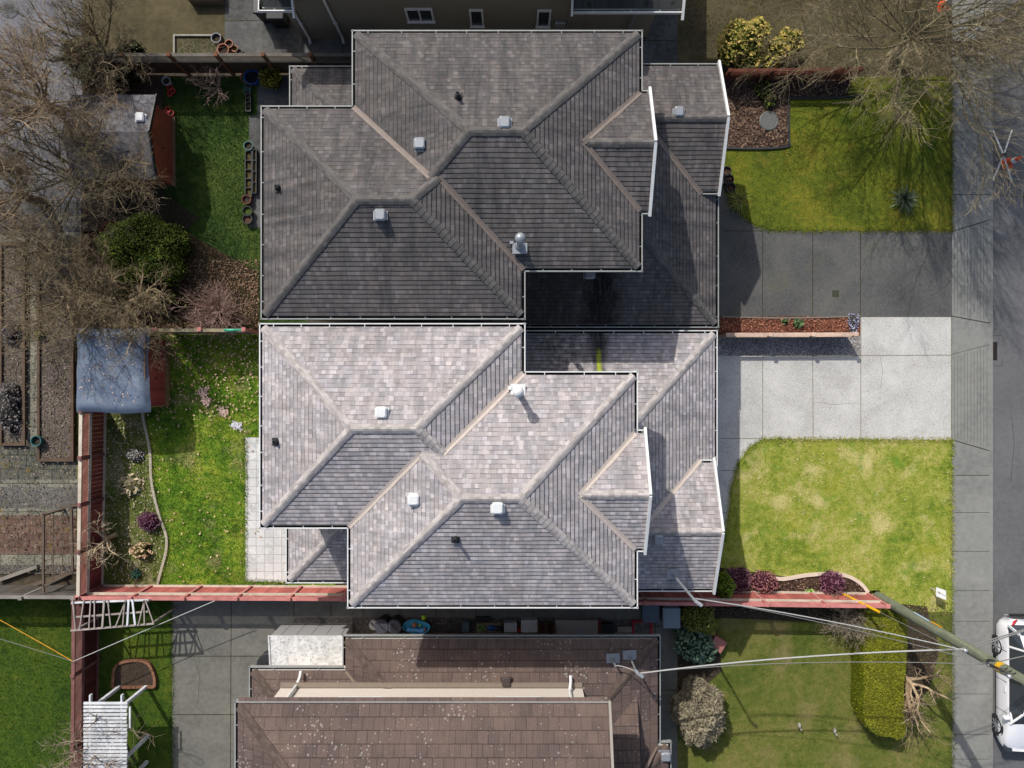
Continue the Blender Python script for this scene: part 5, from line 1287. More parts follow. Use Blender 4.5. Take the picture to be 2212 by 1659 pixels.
wheelie('light grey wheelie bin beside the conical shrubs', 1437, 1314, M_plain('bin_grey', C(108, 120, 128), .06, 5, .5))
wheelie('black wheelie bin partly under the top porch roof', 583, 34, M_black, 0, .8); wheelie('black wheelie bin against the olive wall corner', 611, 46, T_blk, 0, .8)
# storage locker
xa, ya = XY(611, 1346); xb, yb = XY(762, 1418); B = root('storage_locker', 'white-topped grey storage locker beside the brown house gutter', 'storage locker', ((xa+xb)/2, (ya+yb)/2, 0))
q = MB(); q.rbox(xa, xb, yb, ya, 0, 1.22)
for k in range(5): q.rbox(xa+.3+.5*k, xa+.33+.5*k, ya, ya+.012, .05, 1.2)
part('body', q, M_plain('locker_grey', C(150, 150, 150), .05, 4, .6), B)
q = MB(); V = [(xa-.04, yb-.05, 1.24), (xb+.04, yb-.05, 1.24), (xb+.04, ya+.05, 1.42), (xa-.04, ya+.05, 1.42)]
q.add(V+[(a, b, c-.05) for a, b, c in V], [(0, 1, 2, 3), (7, 6, 5, 4), (0, 4, 5, 1), (1, 5, 6, 2), (2, 6, 7, 3), (3, 7, 4, 0)])
for e in (0, 1): q.beam(Vector(V[0+e])+Vector((.03*(1-2*e), 0, .015)), Vector(V[3-e])+Vector((.03*(1-2*e), 0, .015)), .05, .03)
part('lid', q, M_ground('stained_white_lid', [C(236, 236, 234), C(222, 222, 220), C(206, 206, 204)], .6, 3, 30, .06, .1, [(3.0, .52, C(200, 200, 198)), (9.0, .56, C(140, 140, 138)), (16, .60, C(110, 110, 108))], rough=.6), B)
barrel('round black lidded grill peeking out beside the storage locker', 592, 1422, .40, .55, M_black, T_blk)

# terracotta-red stepped stones by the blue-green shrub
for px, py, sx, rz, lb in ((1546, 1386, .48, .55, 'large dusty red paving square leaning on the lawn by the blue-green shrub'), (1535, 1366, .20, .2, 'small dusty red brick beside the conical shrub'), (1541, 1373, .20, .9, 'small dusty red brick touching the large red square')):
    x, y = XY(px, py); q = MB(); q.cbox((x, y, .0), (sx, sx*.95, .32 if sx > .3 else .15), -rz, .015); one('paving_block', q, M_plain('dusty_red', C(160, 104, 94), .08, 7), lb, 'paving block', (x, y, 0))
q = MB()
for i, (px, py) in enumerate(((1725, 1565), (1801, 1576))):
    x, y = XY(px, py); q = MB(); q.sphere((x, y, .08), (.055, .10, .08)); q.sphere((x+.02, y-.10, .18), (.03, .035, .045)); q.tube([(x, y-.06, .10), (x+.01, y-.09, .16)], .02, 6)
    one('garden_ornament', q, M_plain('white_ornament%d' % i, C(160, 158, 146), .25, 12), ['small white lawn ornament nearer the round tan bush', 'small white lawn ornament nearer the long yellow hedge'][i], 'ornament', (x, y, 0), None, True)

# ---------------------------------------------------------------- pergola, arbour, trellis
W_wht = M_wood('flaking_white_paint', C(190, 194, 198), C(224, 226, 228))
B = root('pergola', 'white slatted garden pergola in the bottom left yard', 'pergola', (-13.3, -11.7, 0)); zt = 1.62
for k in range(24):
    py = 1519+8.05*k; a, b = P(181, py, zt), P(275, py, zt); q = MB(); q.beam(a, b+Vector((RND.uniform(-.02, .02), 0, 0)), .07, .05); part('slat', q, W_wht, B)
for px in (196, 264):
    a, b = P(px, 1500, zt-.08), P(px, 1712, zt-.08); q = MB(); q.beam(a, b, .05, .12); part('beam', q, W_wht, B)
for X, Y in ((-13.78, -10.63), (-12.85, -10.63), (-12.82, -12.4), (-13.78, -12.4), (-13.78, -13.3), (-12.85, -13.3)):
    q = MB(); q.beam((X, Y, 0), (X, Y, zt-.1), .10, .10); q.beam((X, Y, 1.2), (X, Y-.3, zt-.1), .05, .05); part('post', q, W_wht, B)
q = MB(); a, b = P(281, 1527, zt), P(281, 1572, zt); q.beam(a, b, .05, .05); part('side_rail', q, W_wht, B)
W_arb = wd('grey_arbour_wood', (160, 150, 142)); zt = 1.6
B = root('arbour', 'rickety grey arbour top of crooked slats under the salmon fence', 'arbour', (*XY(250, 1320), 0))
for (x0, y0, x1, y1) in ((155, 1302, 321, 1296), (160, 1333, 320, 1321), (153, 1362, 333, 1347)):
    q = MB(); q.beam(P(x0, y0, zt), P(x1, y1, zt), .05, .05); part('rail', q, W_wht if y0 == 1302 else W_arb, B)
for (x0, x1) in ((181, 172), (196, 192), (204, 204), (225, 221), (233, 239), (272, 250), (270, 265), (278, 275), (286, 292), (312, 299), (311, 312), (314, 332), (157, 163)):
    q = MB(); q.beam(P(x0, 1296, zt+.05), P(x1, 1359-(x1-160)*.07, zt+.05), .06 if x0 in (225, 278, 286) else .035, .03); part('slat', q, W_wht if x0 in (278, 286) else W_arb, B)
for px, py in ((168, 1302), (318, 1299), (330, 1346), (168, 1358)):
    t = P(px, py, zt); q = MB(); q.beam((t.x, t.y, 0), tuple(t), .06, .06); part('post', q, W_arb, B)
B = root('trellis', 'dark weathered trellis frame left of the red lattice fence', 'trellis', (*XY(130, 1180), 0)); W_dk = wd('dark_wood', (96, 84, 72)); z_ = 1.1
fr = [(94, 1108), (165, 1088), (155, 1098), (155, 1235), (94, 1262)]
for (a, b, c, d_) in ((93, 1110, 166, 1089), (94, 1110, 94, 1280), (154, 1098, 157, 1236), (94, 1266, 157, 1236)): q = MB(); q.beam(P(a, b, z_), P(c, d_, z_), .07, .06); part('frame_bar', q, W_dk, B)
for k in range(7): y = 1128+k*21; q = MB(); q.beam(P(96, y, z_-.04), P(155, y-18, z_-.04), .03, .02); part('slat', q, W_dk, B)
for k in range(2): x = 115+k*20; q = MB(); q.beam(P(x, 1105, z_-.06), P(x, 1256, z_-.06), .03, .02); part('slat', q, W_dk, B)
for px, py in ((94, 1112), (155, 1098), (157, 1234), (94, 1264)): t = P(px, py, z_); q = MB(); q.beam((t.x, t.y, 0), tuple(t), .07, .07); part('post', q, W_dk, B)
for (lb, a, b) in (('long grey timber lying across the bottom of the red paver court', (0, 1252), (85, 1222)), ('second dark timber lying beside the grey fence', (60, 1266), (150, 1238))):
    p, q_ = XY(*a), XY(*b); q = MB(); q.beam((p[0], p[1], .08), (q_[0], q_[1], .08), .12, .12); one('timber', q, W_dk if 'dark' in lb else W_grey, lb, 'timber', (p[0], p[1], 0))

# clothes lines
def line(name, label, cat, pts, r, m, sag=0.1):
    out = []
    for a, b in zip(pts, pts[1:]):
        a, b = Vector(a), Vector(b)
        for k in range(12): t = k/12; out.append(a.lerp(b, t)-Vector((0, 0, sag*4*t*(1-t))))
    out.append(Vector(pts[-1])); q = MB(); q.tube(out, r, 6); return one(name, q, m, label, cat, tuple(out[0]))
M_wire = M_plain('pale_cable', C(168, 168, 164), .06, 3, .5); M_wired = M_plain('grey_cable', C(122, 122, 118), .1, 3, .5)
fp = P(158, 1429, 1.5)
line('clothes_line', 'white line from the maroon fence post up to the salmon fence', 'rope', [fp, P(464, 1298, 1.5)], .014, M_wire, .05)
line('clothes_line', 'yellow cord from the maroon fence post to the left edge', 'rope', [fp, P(-60, 1307, 1.5)], .011, M_plain('yellow_cord', C(210, 150, 30), .05, 3), .03)
line('clothes_line', 'thin white cord below the yellow one, running to the left edge', 'rope', [fp, P(-60, 1363, 1.5)], .009, M_wired, .03)
q = MB(); x, y = XY(541, 719); q.beam((x-.35, y, 1.46), (x+.35, y, 1.46), .05, .03); q.sphere((x-.1, y-.02, 1.47), (.16, .05, .04))
one('garden_hose', q, M_plain('teal_hose', C(50, 160, 130), .1, 8, .4), 'teal strap wrapped over the weathered fence by the house corner', 'strap', (x, y, 1.45))

# ---------------------------------------------------------------- utility pole and wires
px_, py_ = XY(1896, 1288)
B = root('utility_pole', 'tall green-grey wooden utility pole at the lawn corner', 'utility pole', (px_, py_, 0))
q = MB(); q.tube([(px_, py_, -.1), (px_, py_, 4), (px_+.02, py_, 8), (px_+.03, py_, 12)], [.17, .15, .13, .11], 16); part('pole', q, M_wood('green_grey_wood', C(98, 104, 88), C(126, 130, 110), axis=(9, 9, .7)), B)
D_ = Vector((-.75, -.66, 0))
def band(z, h, m, nm, r=.16): q = MB(); q.lathe((px_, py_, z), [(r, 0), (r, h)], 16); part(nm, q, m, B)
band(6.25, .16, M_plain('yellow_band', C(206, 160, 30), .08, 6), 'marker_band', .146)
q = MB(); q.beam((px_-.02, py_+.17, 2.3), (px_-.02, py_+.165, 3.1), .09, .012, 0, (0, 1, 0)); part('label_plate', q, M_plain('pale_plate', C(150, 170, 180), .06, 6), B)
q = MB(); q.beam((px_+.02, py_+.168, 3.15), (px_+.02, py_+.165, 3.7), .07, .012, 0, (0, 1, 0)); part('label_plate', q, M_plain('amber_plate', C(190, 140, 40), .06, 6), B)
for z in (5.15, 6.1, 6.9): q = MB(); q.lathe((px_-.2, py_+.02, z), [(.03, -.06), (.06, -.03), (.05, 0), (.06, .03), (.03, .06)], 12); q.beam((px_, py_, z), (px_-.2, py_+.02, z), .03, .03); part('insulator', q, M_greyp, B)
q = MB(); q.beam((px_-1.1, py_+.1, 9.6), (px_+1.1, py_-.1, 9.6), .10, .12); part('cross_arm', q, W_grey, B)
for k in range(3):
    q = MB(); r = .32+.05*k; zc = 6.35; q.tube([(px_-.15+r*.9*math.cos(t)*.6, py_+.12, zc+.1*k+r*math.sin(t)) for t in [2*math.pi*i/22 for i in range(23)]], .012, 5); part('cable_loop', q, M_black, B)
i1 = Vector((px_-.2, py_+.02, 5.15)); i2 = Vector((px_-.2, py_+.02, 6.1)); i3 = Vector((px_-.2, py_+.02, 6.9))
# mast on the pale house
c = Vector((*XY(1455, 1241, 3.6), 3.1)); z0 = 3.05
q = MB(); xm, ym = 4.92, -5.55
m_ = P(1452, 1239, 3.5); q.lathe((m_.x, m_.y, 3.4), [(.09, 0), (.04, .12), (.035, 2.7)], 10); q.tube([(m_.x, m_.y, 6.05), (m_.x+.02, m_.y-.02, 6.22), (m_.x+.14, m_.y-.1, 6.26), (m_.x+.2, m_.y-.14, 6.12)], [.045, .05, .05, .04], 8); q.box((m_.x, m_.y, 3.56), (.34, .30, .014))
part('service_mast', q, M_greyp, HS); MAST_A = Vector((m_.x+.08, m_.y-.05, 5.95))
line('power_cable', 'upper service cable from the utility pole to the pale house mast', 'cable', [i1, MAST_A+Vector((0, .03, 0))], .017, M_wire, .35)
line('power_cable', 'lower service cable from the yellow pole band to the pale house mast', 'cable', [i2, MAST_A-Vector((0, 0, .15))], .009, M_wired, .45)
line('power_cable', 'thick pale cable from the utility pole to the brown house mast', 'cable', [i1-Vector((0, 0, .1)), MAST_B], .023, M_wire, .30)
line('power_cable', 'thin twisted cable from the yellow pole band to the brown house mast', 'cable', [i2-Vector((0, .05, .1)), MAST_B-Vector((.02, .04, .1))], .010, M_wired, .45)
line('power_cable', 'short pale cable joining the two brown house masts', 'cable', [MAST_B, MAST_B2], .014, M_wire, .15)
line('power_cable', 'upper street cable leaving the utility pole towards the road', 'cable', [i1, (px_+30, py_+9.5, 5.6)], .018, M_wired, .4)
line('power_cable', 'lower street cable leaving the utility pole towards the road', 'cable', [i1-Vector((0, 0, .15)), (px_+30, py_+8.6, 5.3)], .018, M_wired, .4)
line('power_cable', 'street cable leaving the utility pole above the white car', 'cable', [i2, (px_+30, py_+6.0, 6.2)], .014, M_wired, .4)
ga = XY(1815, 1280); gp_ = Vector((px_-.1, py_, 7.4)); g0 = Vector((ga[0], ga[1], .05))
line('guy_wire', 'thin guy wire stretched from the border soil up to the pole', 'cable', [g0, gp_], .009, M_wired, 0)
gd = (gp_-g0).normalized(); q = MB(); q.tube([g0+gd*.1, g0+gd*2.0], [.045, .045], 10); one('guy_guard', q, M_plain('yellow_guard', C(226, 172, 20), .05, 4, .4), 'bright yellow guard tube on the guy wire by the purple shrubs', 'guard tube', tuple(g0))
# small white sign
sx_, sy_ = XY(2010, 1270); B = root('yard_sign', 'small blank white yard sign on the front lawn corner', 'sign', (sx_, sy_, 0))
q = MB(); q.beam((sx_, sy_, 0), (sx_, sy_, .5), .03, .03); q.beam((sx_, sy_, .5), (sx_+.22, sy_-.10, .52), .025, .025); part('post', q, W_wear, B)
q = MB(); c = P(2033, 1282, .5); V = [Vector((c.x-.12, c.y+.2, .42)), Vector((c.x+.12, c.y+.12, .58)), Vector((c.x+.12, c.y-.2, .58)), Vector((c.x-.12, c.y-.12, .42))]
q.add(V+[v-Vector((0, 0, .02)) for v in V], [(3, 2, 1, 0), (4, 5, 6, 7), (0, 1, 5, 4), (1, 2, 6, 5), (2, 3, 7, 6), (3, 0, 4, 7)]); q.beam(V[0].lerp(V[3], .5)+Vector((.05, 0, .05)), V[1].lerp(V[2], .5)+Vector((-.03, 0, .02)), .015, .01); part('board', q, M_white, B)

# ---------------------------------------------------------------- cone and sign stand on the road
zr = -.115; x, y = XY(2174, 354, zr); B = root('traffic_cone', 'orange traffic cone with a white collar beside the folded sign stand', 'traffic cone', (x, y, zr))
M_or = M_plain('cone_orange', C(226, 84, 40), .05, 5, .5)
q = MB(); q.cbox((x, y, zr), (.36, .36, .04), .2, .01); q.lathe((x, y, zr+.04), [(.15, 0), (.035, .68)], 20); part('cone', q, M_or, B)
q = MB(); q.lathe((x, y, zr+.04), [(.102, .32), (.076, .47)], 20); part('collar', q, M_white, B)
x, y = XY(2166, 336, .3); B = root('sign_stand', 'white four-legged folding sign stand lying open by the kerb', 'sign stand', (x, y, zr)); hub = Vector((x, y, .34))
for a, b in ((2144, 280), (2186, 281), (2143, 394), (2186, 394)):
    e = P(a, b, zr+.04); q = MB(); q.beam(hub, e, .045, .03); part('leg', q, M_white, B)
q = MB(); q.lathe((x, y, .26), [(.06, 0), (.07, .05), (.07, .14), (.04, .17)], 12); part('hub', q, M_black, B)
for i, (px, py, r) in enumerate(((2062, 8, .3),)):
    x, y = XY(px-27, py+6); B = root('traffic_cone', 'orange traffic cone half hidden behind the bare tree at the top edge', 'traffic cone', (x, y, 0)); q = MB(); q.cbox((x, y, 0), (.36, .36, .04), .2, .01); q.lathe((x, y, .04), [(.15, 0), (.035, .68)], 20); part('cone', q, M_or, B)
    q = MB(); q.lathe((x, y, .04), [(.102, .32), (.076, .47)], 20); part('collar', q, M_white, B)

# ---------------------------------------------------------------- white car
def car():
    x0c, yr_, yf_ = 17.80, -8.0, -12.72; z0 = zr; B = root('parked_car', 'white hatchback parked along the kerb, bottom right', 'car', (x0c, (yr_+yf_)/2, z0))
    L = yr_-yf_; ws = .90
    ns = 26; mbo = MB(); vs = []; prof_n = 0
    def wid(t):
        e = min(t, 1-t)
        return ws*(1-.24*max(0, 1-e/.10)**2.2)
    def top(t):     # t 0 rear 1 front
        if t < .08: return .78+.17*(t/.08)**.5
        if t < .72: return .95+.02*math.sin((t-.08)*4)
        return .95-.32*((t-.72)/.28)**1.7
    for i in range(ns+1):
        t = i/ns; yy = yr_-L*(.012+.976*t); w_ = wid(t); zt_ = top(t); e = min(t, 1-t); lo = .22+.10*max(0, 1-e/.08)
        half = [(w_*.90, lo), (w_*.985, lo+.10), (w_*1.0, .52), (w_*.985, zt_-.16), (w_*.955, zt_-.05), (w_*.90, zt_), (w_*.5, zt_+.035), (0, zt_+.05)]
        ring = [(-a, b) for a, b in half]+[(a, b) for a, b in half[-2::-1]]; prof_n = len(ring)
        vs += [(x0c+a, yy, z0+b) for a, b in ring]
    n = prof_n; fs = []
    for i in range(ns):
        for k in range(n-1): fs.append((i*n+k, i*n+k+1, (i+1)*n+k+1, (i+1)*n+k))
        fs.append((i*n+n-1, i*n, (i+1)*n, (i+1)*n+n-1))
    fs.append(tuple(range(n))); fs.append(tuple(range((ns+1)*n-1, ns*n-1, -1))); mbo.add(vs, fs)
    P_car = NT('pearl_white_paint', .3, .5); P_car.b.inputs['Coat Weight'].default_value = .6; P_car = P_car.fin(C(226, 226, 228))
    part('body', mbo, P_car, B, True)
    # cabin glass and roof
    st = [(.045, .93, .74, .93), (.10, 1.22, .68, .90), (.20, 1.40, .63, .88), (.42, 1.45, .61, .88), (.58, 1.42, .61, .88), (.66, 1.30, .63, .88), (.76, .955, .70, .86)]
    g = MB(); vs = []
    for t, zt_, wt, wb in st:
        yy = yr_-L*t; zb = .93
        ring = [(-wb*ws/.88*.95, zb), (-wt, zt_-.03*(zt_ > 1)), (-wt*.9, zt_), (0, zt_+.03), (wt*.9, zt_), (wt, zt_-.03*(zt_ > 1)), (wb*ws/.88*.95, zb)]; vs += [(x0c+a, yy, z0+b) for a, b in ring]
    fs = []; n = 7
    for i in range(len(st)-1):
        for k in range(n-1): fs.append((i*n+k, i*n+k+1, (i+1)*n+k+1, (i+1)*n+k))
    g.add(vs, fs); part('cabin_glass', g, M_glass, B)
    r = MB(); vs = []; idx = [1, 2, 3, 4]
    for j in range(1, 6):
        t, zt_, wt, wb = st[j]; yy = yr_-L*t
        vs += [(x0c+a, yy, z0+b+.012) for a, b in [(-wt-.01, zt_-.035), (-wt*.9, zt_), (0, zt_+.03), (wt*.9, zt_), (wt+.01, zt_-.035)]]
    fs = [(j*5+k, j*5+k+1, (j+1)*5+k+1, (j+1)*5+k) for j in range(4) for k in range(4)]; r.add(vs, fs); part('roof', r, P_car, B, True)
    for sg in (-1, 1):
        def pt(j, top_): t, zt_, wt, wb = st[j]; return Vector((x0c+sg*((wt+.006) if top_ else wb*ws/.88*.955), yr_-L*t, z0+(zt_-.02 if top_ else .94)))
        for j, w2 in ((0, .10), (2, .06)): q = MB(); q.beam(pt(j, False), pt(j+1 if j == 0 else j, True), w2, .03, 0, (sg, 0, 0)); part('pillar', q, P_car, B)
        q = MB(); q.beam(pt(3, False)+Vector((0, -.1, 0)), pt(3, True)+Vector((0, -.1, 0)), .07, .02, 0, (sg, 0, 0)); part('pillar', q, M_black, B)
        q = MB(); q.beam(pt(6, False), pt(5, True), .07, .03, 0, (sg, 0, 0)); part('pillar', q, P_car, B)
        q = MB(); q.cbox((x0c+sg*.98, -11.35, z0+.93), (.20, .13, .12), 0, .03); part('mirror', q, P_car, B)
        for yy in (-9.75, -10.35): q = MB(); q.beam((x0c+sg*.905, yy, z0+.80), (x0c+sg*.905, yy-.20, z0+.80), .03, .03); part('door_handle', q, M_white, B)
        for yy in (-9.2+.05, -10.2, -11.25): q = MB(); q.beam((x0c+sg*.902, yy, z0+.35), (x0c+sg*.893, yy, z0+.86), .012, .008); part('door_seam', q, M_black, B)
        q = MB(); q.tube([(x0c+sg*.52, yr_-.07, z0+.84), (x0c+sg*.66, yr_-.13, z0+.90), (x0c+sg*.78, yr_-.26, z0+.95)], [.02, .045, .02], 8); part('tail_light', q, M_plain('red_lens', C(170, 20, 28), .05, 4, .2), B, True)
        q = MB(); q.sphere((x0c+sg*.66, yf_+.22, z0+.62), (.18, .20, .08)); part('headlight', q, M_glass, B, True)
    for yw in (-9.13, -11.9):
        for sg in (-1, 1):
            xo = x0c+sg*.875; q = MB(); q.tube([(xo-sg*.25, yw, z0+.33), (xo+sg*.018, yw, z0+.33)], .365, 26); part('wheel_arch', q, M_black, B)
            q = MB(); pts = [(xo-sg*.20, .27), (xo-sg*.19, .325), (xo-sg*.0, .325), (xo+sg*.025, .30), (xo+sg*.025, .235), (xo+sg*.0, .225)]
            nn = 26; vs = []
            for X_, r_ in pts: vs += [(X_, yw+r_*math.cos(2*math.pi*k/nn), z0+.325+r_*math.sin(2*math.pi*k/nn)) for k in range(nn)]
            q.add(vs, [(i*nn+k, i*nn+(k+1) % nn, (i+1)*nn+(k+1) % nn, (i+1)*nn+k) for i in range(5) for k in range(nn)]); W_ = part('wheel', q, M_black, B, True)
            q = MB(); q.tube([(xo+sg*.012, yw, z0+.325), (xo+sg*.034, yw, z0+.325)], .055, 12)
            for k in range(8):
                t = 2*math.pi*k/8; q.beam((xo+sg*.018, yw+.04*math.cos(t), z0+.325+.04*math.sin(t)), (xo+sg*.018, yw+.225*math.cos(t), z0+.325+.225*math.sin(t)), .035, .02, 0, (1, 0, 0))
            q.tube([(xo+sg*.0, yw, z0+.325), (xo+sg*.006, yw, z0+.325)], .10, 16); part('rim', q, M_greyp, W_)
    q = MB(); q.rbox(x0c-.55, x0c+.55, yr_-.02, yr_+.02, z0+.45, z0+.62); part('bumper_trim', q, M_black, B)
car()
# ---------------------------------------------------------------- bare trees
def grow(mb, p, d, L, r, lev, rnd, spread=.7, up=.1, kids=(5, 6, 7, 5), shrink=.58, wob=.22, rmin=.006, droop=0.0):
    """one limb with its side branches; lev counts down to the twigs"""
    n = 5 if lev >= 2 else (4 if lev == 1 else 3); pts = [p.copy()]; dd = d.copy(); cur = p.copy()
    for i in range(n):
        dd = (dd+Vector((rnd.gauss(0, wob), rnd.gauss(0, wob), rnd.gauss(0, wob)*.7+up-droop*(i/n)))).normalized()
        cur = cur+dd*(L/n)
        if cur.z < .15: cur.z = .15; dd.z = abs(dd.z)
        pts.append(cur.copy())
    rs = [max(rmin*.7, r*(1-.62*i/n)) for i in range(n+1)]
    mb.tube(pts, rs, 6 if lev >= 3 else (4 if lev == 2 else 3), cap=False)
    if lev == 0: return
    k = kids[min(lev, len(kids)-1)]
    for j in range(k):
        t = .22+.78*(j+rnd.random()*.8)/k; t = min(t, .99); i = int(t*n); f = t*n-i
        q = pts[i].lerp(pts[min(i+1, n)], f); ax = (pts[min(i+1, n)]-pts[i]).normalized()
        side = ax.orthogonal().normalized(); side = Matrix.Rotation(rnd.uniform(0, 6.283), 3, ax) @ side
        nd = (ax*(1-spread*.55)+side*spread*rnd.uniform(.7, 1.25)+Vector((0, 0, up*.8))).normalized()
        grow(mb, q, nd, L*shrink*rnd.uniform(.7, 1.25)*(1.05-.35*t), max(rmin, rs[i]*.55), lev-1, rnd, spread, up, kids, shrink, wob, rmin, droop)
def M_bark_(name, c1, c2, c3):
    s = NT(name, .9, .1); v = s.pos()
    c = s.ramp(s.noise(v, 5, 4, .7), [(.3, c1), (.5, c2), (.7, c3)])
    c = s.mix(c, s.ramp(s.island(), [(0, .8), (1, 1.2)]), 1.0, 'MULTIPLY')
    return s.fin(c)
def tree(name, label, cat, px, py, hts, limbs, seed, mat, L=2.6, r0=.11, lev=3, kids=(0, 5, 6, 6), up=.1, spread=.75, trunk_r=.16, trunk_h=1.4, lean=(0, 0), group=None, elev=(.35, 1.0), droop=0.0, shrink=.58, wob=.2, az=None):
    rnd = random.Random(seed); x, y = XY(px, py); B = root(name, label, cat, (x, y, 0), group)
    top = Vector((x+lean[0], y+lean[1], trunk_h)); m = MB()
    m.tube([(x, y, -.05), (x+lean[0]*.4, y+lean[1]*.4, trunk_h*.5), tuple(top)], [trunk_r*1.2, trunk_r, trunk_r*.85], 10)
    part('trunk', m, mat, B)
    m = MB()
    for k in range(limbs):
        a = (2*math.pi*(k+rnd.uniform(-.25, .25))/limbs) if az is None else rnd.uniform(*az); e = rnd.uniform(*elev)
        d = Vector((math.cos(a)*math.cos(e), math.sin(a)*math.cos(e), math.sin(e)))
        s_ = Vector((x, y, 0)).lerp(top, rnd.uniform(.7, 1.0))
        grow(m, s_, d, L*rnd.uniform(.8, 1.2), r0*rnd.uniform(.7, 1.1), lev, rnd, spread, up, kids, shrink, wob, .0048, droop)
    part('crown', m, mat, B)
    return B
BK_t = M_bark_('tan_twigs', C(122, 104, 82), C(152, 132, 106), C(180, 160, 132)); BK_m = M_bark_('mossy_bark', C(90, 84, 58), C(134, 118, 92), C(168, 150, 122))
BK_g = M_bark_('grey_mossy_bark', C(78, 74, 50), C(122, 108, 84), C(158, 142, 116)); BK_p = M_bark_('pinkish_twigs', C(130, 104, 96), C(164, 136, 126), C(190, 164, 152))
tree('bare_tree', 'large bare street tree with long tan twigs, top right corner', 'tree', 1925, 122, 7, 24, 11, M_bark_('street_tree_bark', C(104, 98, 70), C(140, 128, 100), C(172, 158, 132)), L=4.2, r0=.05, lev=3, kids=(0, 8, 9, 8), up=.04, spread=.52, trunk_r=.15, trunk_h=1.3, lean=(.1, .1), elev=(.0, 1.2), droop=.02, shrink=.58, wob=.10)
tree('bare_tree', 'mossy bare tree at the top left, behind the brown lattice fence', 'tree', 262, 140, 5, 12, 23, BK_g, L=2.0, r0=.055, lev=3, kids=(0, 7, 7, 7), up=.06, spread=.725, trunk_h=1.2, elev=(.1, 1.1), wob=.2)
tree('bare_tree', 'tall tan bare tree over the lane, left of the grey-roofed shed', 'tree', 150, 255, 6, 14, 31, BK_t, L=2.6, r0=.055, lev=3, kids=(0, 7, 7, 7), up=.08, spread=.78, trunk_h=1.6, elev=(.1, 1.2), wob=.18)
tree('bare_tree', 'wide mossy bare tree between the grey-roofed shed and the green shrub', 'tree', 225, 392, 5, 15, 37, BK_g, L=2.7, r0=.05, lev=3, kids=(0, 7, 7, 7), up=.08, spread=.72, trunk_h=1.3, elev=(.15, 1.0), wob=.2)
tree('bare_tree', 'tan twiggy bare tree left of the wide mossy one, over the pavers', 'tree', 95, 440, 5, 11, 38, BK_t, L=2.0, r0=.055, lev=3, kids=(0, 6, 8, 7), up=.07, spread=.72, trunk_h=1.3, elev=(.15, 1.0), wob=.2)
tree('bare_tree', 'sprawling grey bare tree left of the green shrub, over the timber beds', 'tree', 185, 630, 5, 13, 41, BK_m, L=2.3, r0=.05, lev=3, kids=(0, 7, 7, 7), up=.05, spread=.72, trunk_h=1.1, elev=(.1, .95), wob=.2)
tree('bare_tree', 'low grey bare tree reaching over the tarpaulin', 'tree', 300, 672, 4, 12, 43, BK_m, L=2.1, r0=.06, lev=3, kids=(0, 7, 7, 7), up=.05, spread=.72, trunk_h=1.2, elev=(.2, .95), wob=.2)
tree('bare_shrub', 'pinkish brown twiggy shrub at the corner of the dark lawn', 'shrub', 478, 672, 2, 34, 47, BK_p, L=1.05, r0=.02, lev=2, kids=(0, 6, 6), up=.06, spread=.55, trunk_r=.05, trunk_h=.15, elev=(.15, 1.2), wob=.14)
tree('bare_shrub', 'small pink-tinged bare shrub under the brown lattice fence', 'shrub', 478, 195, 2, 10, 53, BK_p, L=.9, r0=.025, lev=2, kids=(0, 4, 5), up=.08, spread=.7, trunk_r=.05, trunk_h=.2, elev=(.1, 1.1))
tree('bare_tree', 'leaning pruned bare tree right of the long yellow hedge', 'tree', 1932, 1440, 3, 7, 59, BK_t, L=1.35, r0=.06, lev=2, kids=(0, 5, 6), up=.02, spread=.75, trunk_r=.09, trunk_h=.7, lean=(.2, -.3), elev=(.05, .7), az=(-1.7, .5))
tree('bare_tree', 'bare tree growing through the slats of the white pergola', 'tree', 255, 1610, 3, 12, 61, M_bark_('pergola_tree', C(112, 98, 84), C(144, 128, 112), C(166, 152, 134)), L=1.8, r0=.05, lev=2, kids=(0, 9, 9), up=.07, spread=.8, trunk_r=.07, trunk_h=1.3, elev=(.1, .8))
tree('bare_shrub', 'pale crooked bare shrub leaning over the red lattice fence', 'shrub', 250, 1155, 2, 8, 67, M_bark_('pale_twigs', C(140, 124, 98), C(182, 164, 134), C(210, 196, 166)), L=1.1, r0=.035, lev=2, kids=(0, 5, 5), up=.04, spread=.8, trunk_r=.07, trunk_h=.6, elev=(.2, .9), az=(1.6, 5.2))
tree('bare_shrub', 'tangled grey bare bush beneath the wires, left of the long yellow hedge', 'shrub', 1822, 1330, 2, 26, 71, M_bark_('grey_twigs', C(104, 94, 80), C(136, 124, 108), C(160, 148, 130)), L=.95, r0=.018, lev=2, kids=(0, 7, 7), up=.05, spread=.8, trunk_r=.05, trunk_h=.2, elev=(.1, 1.2))

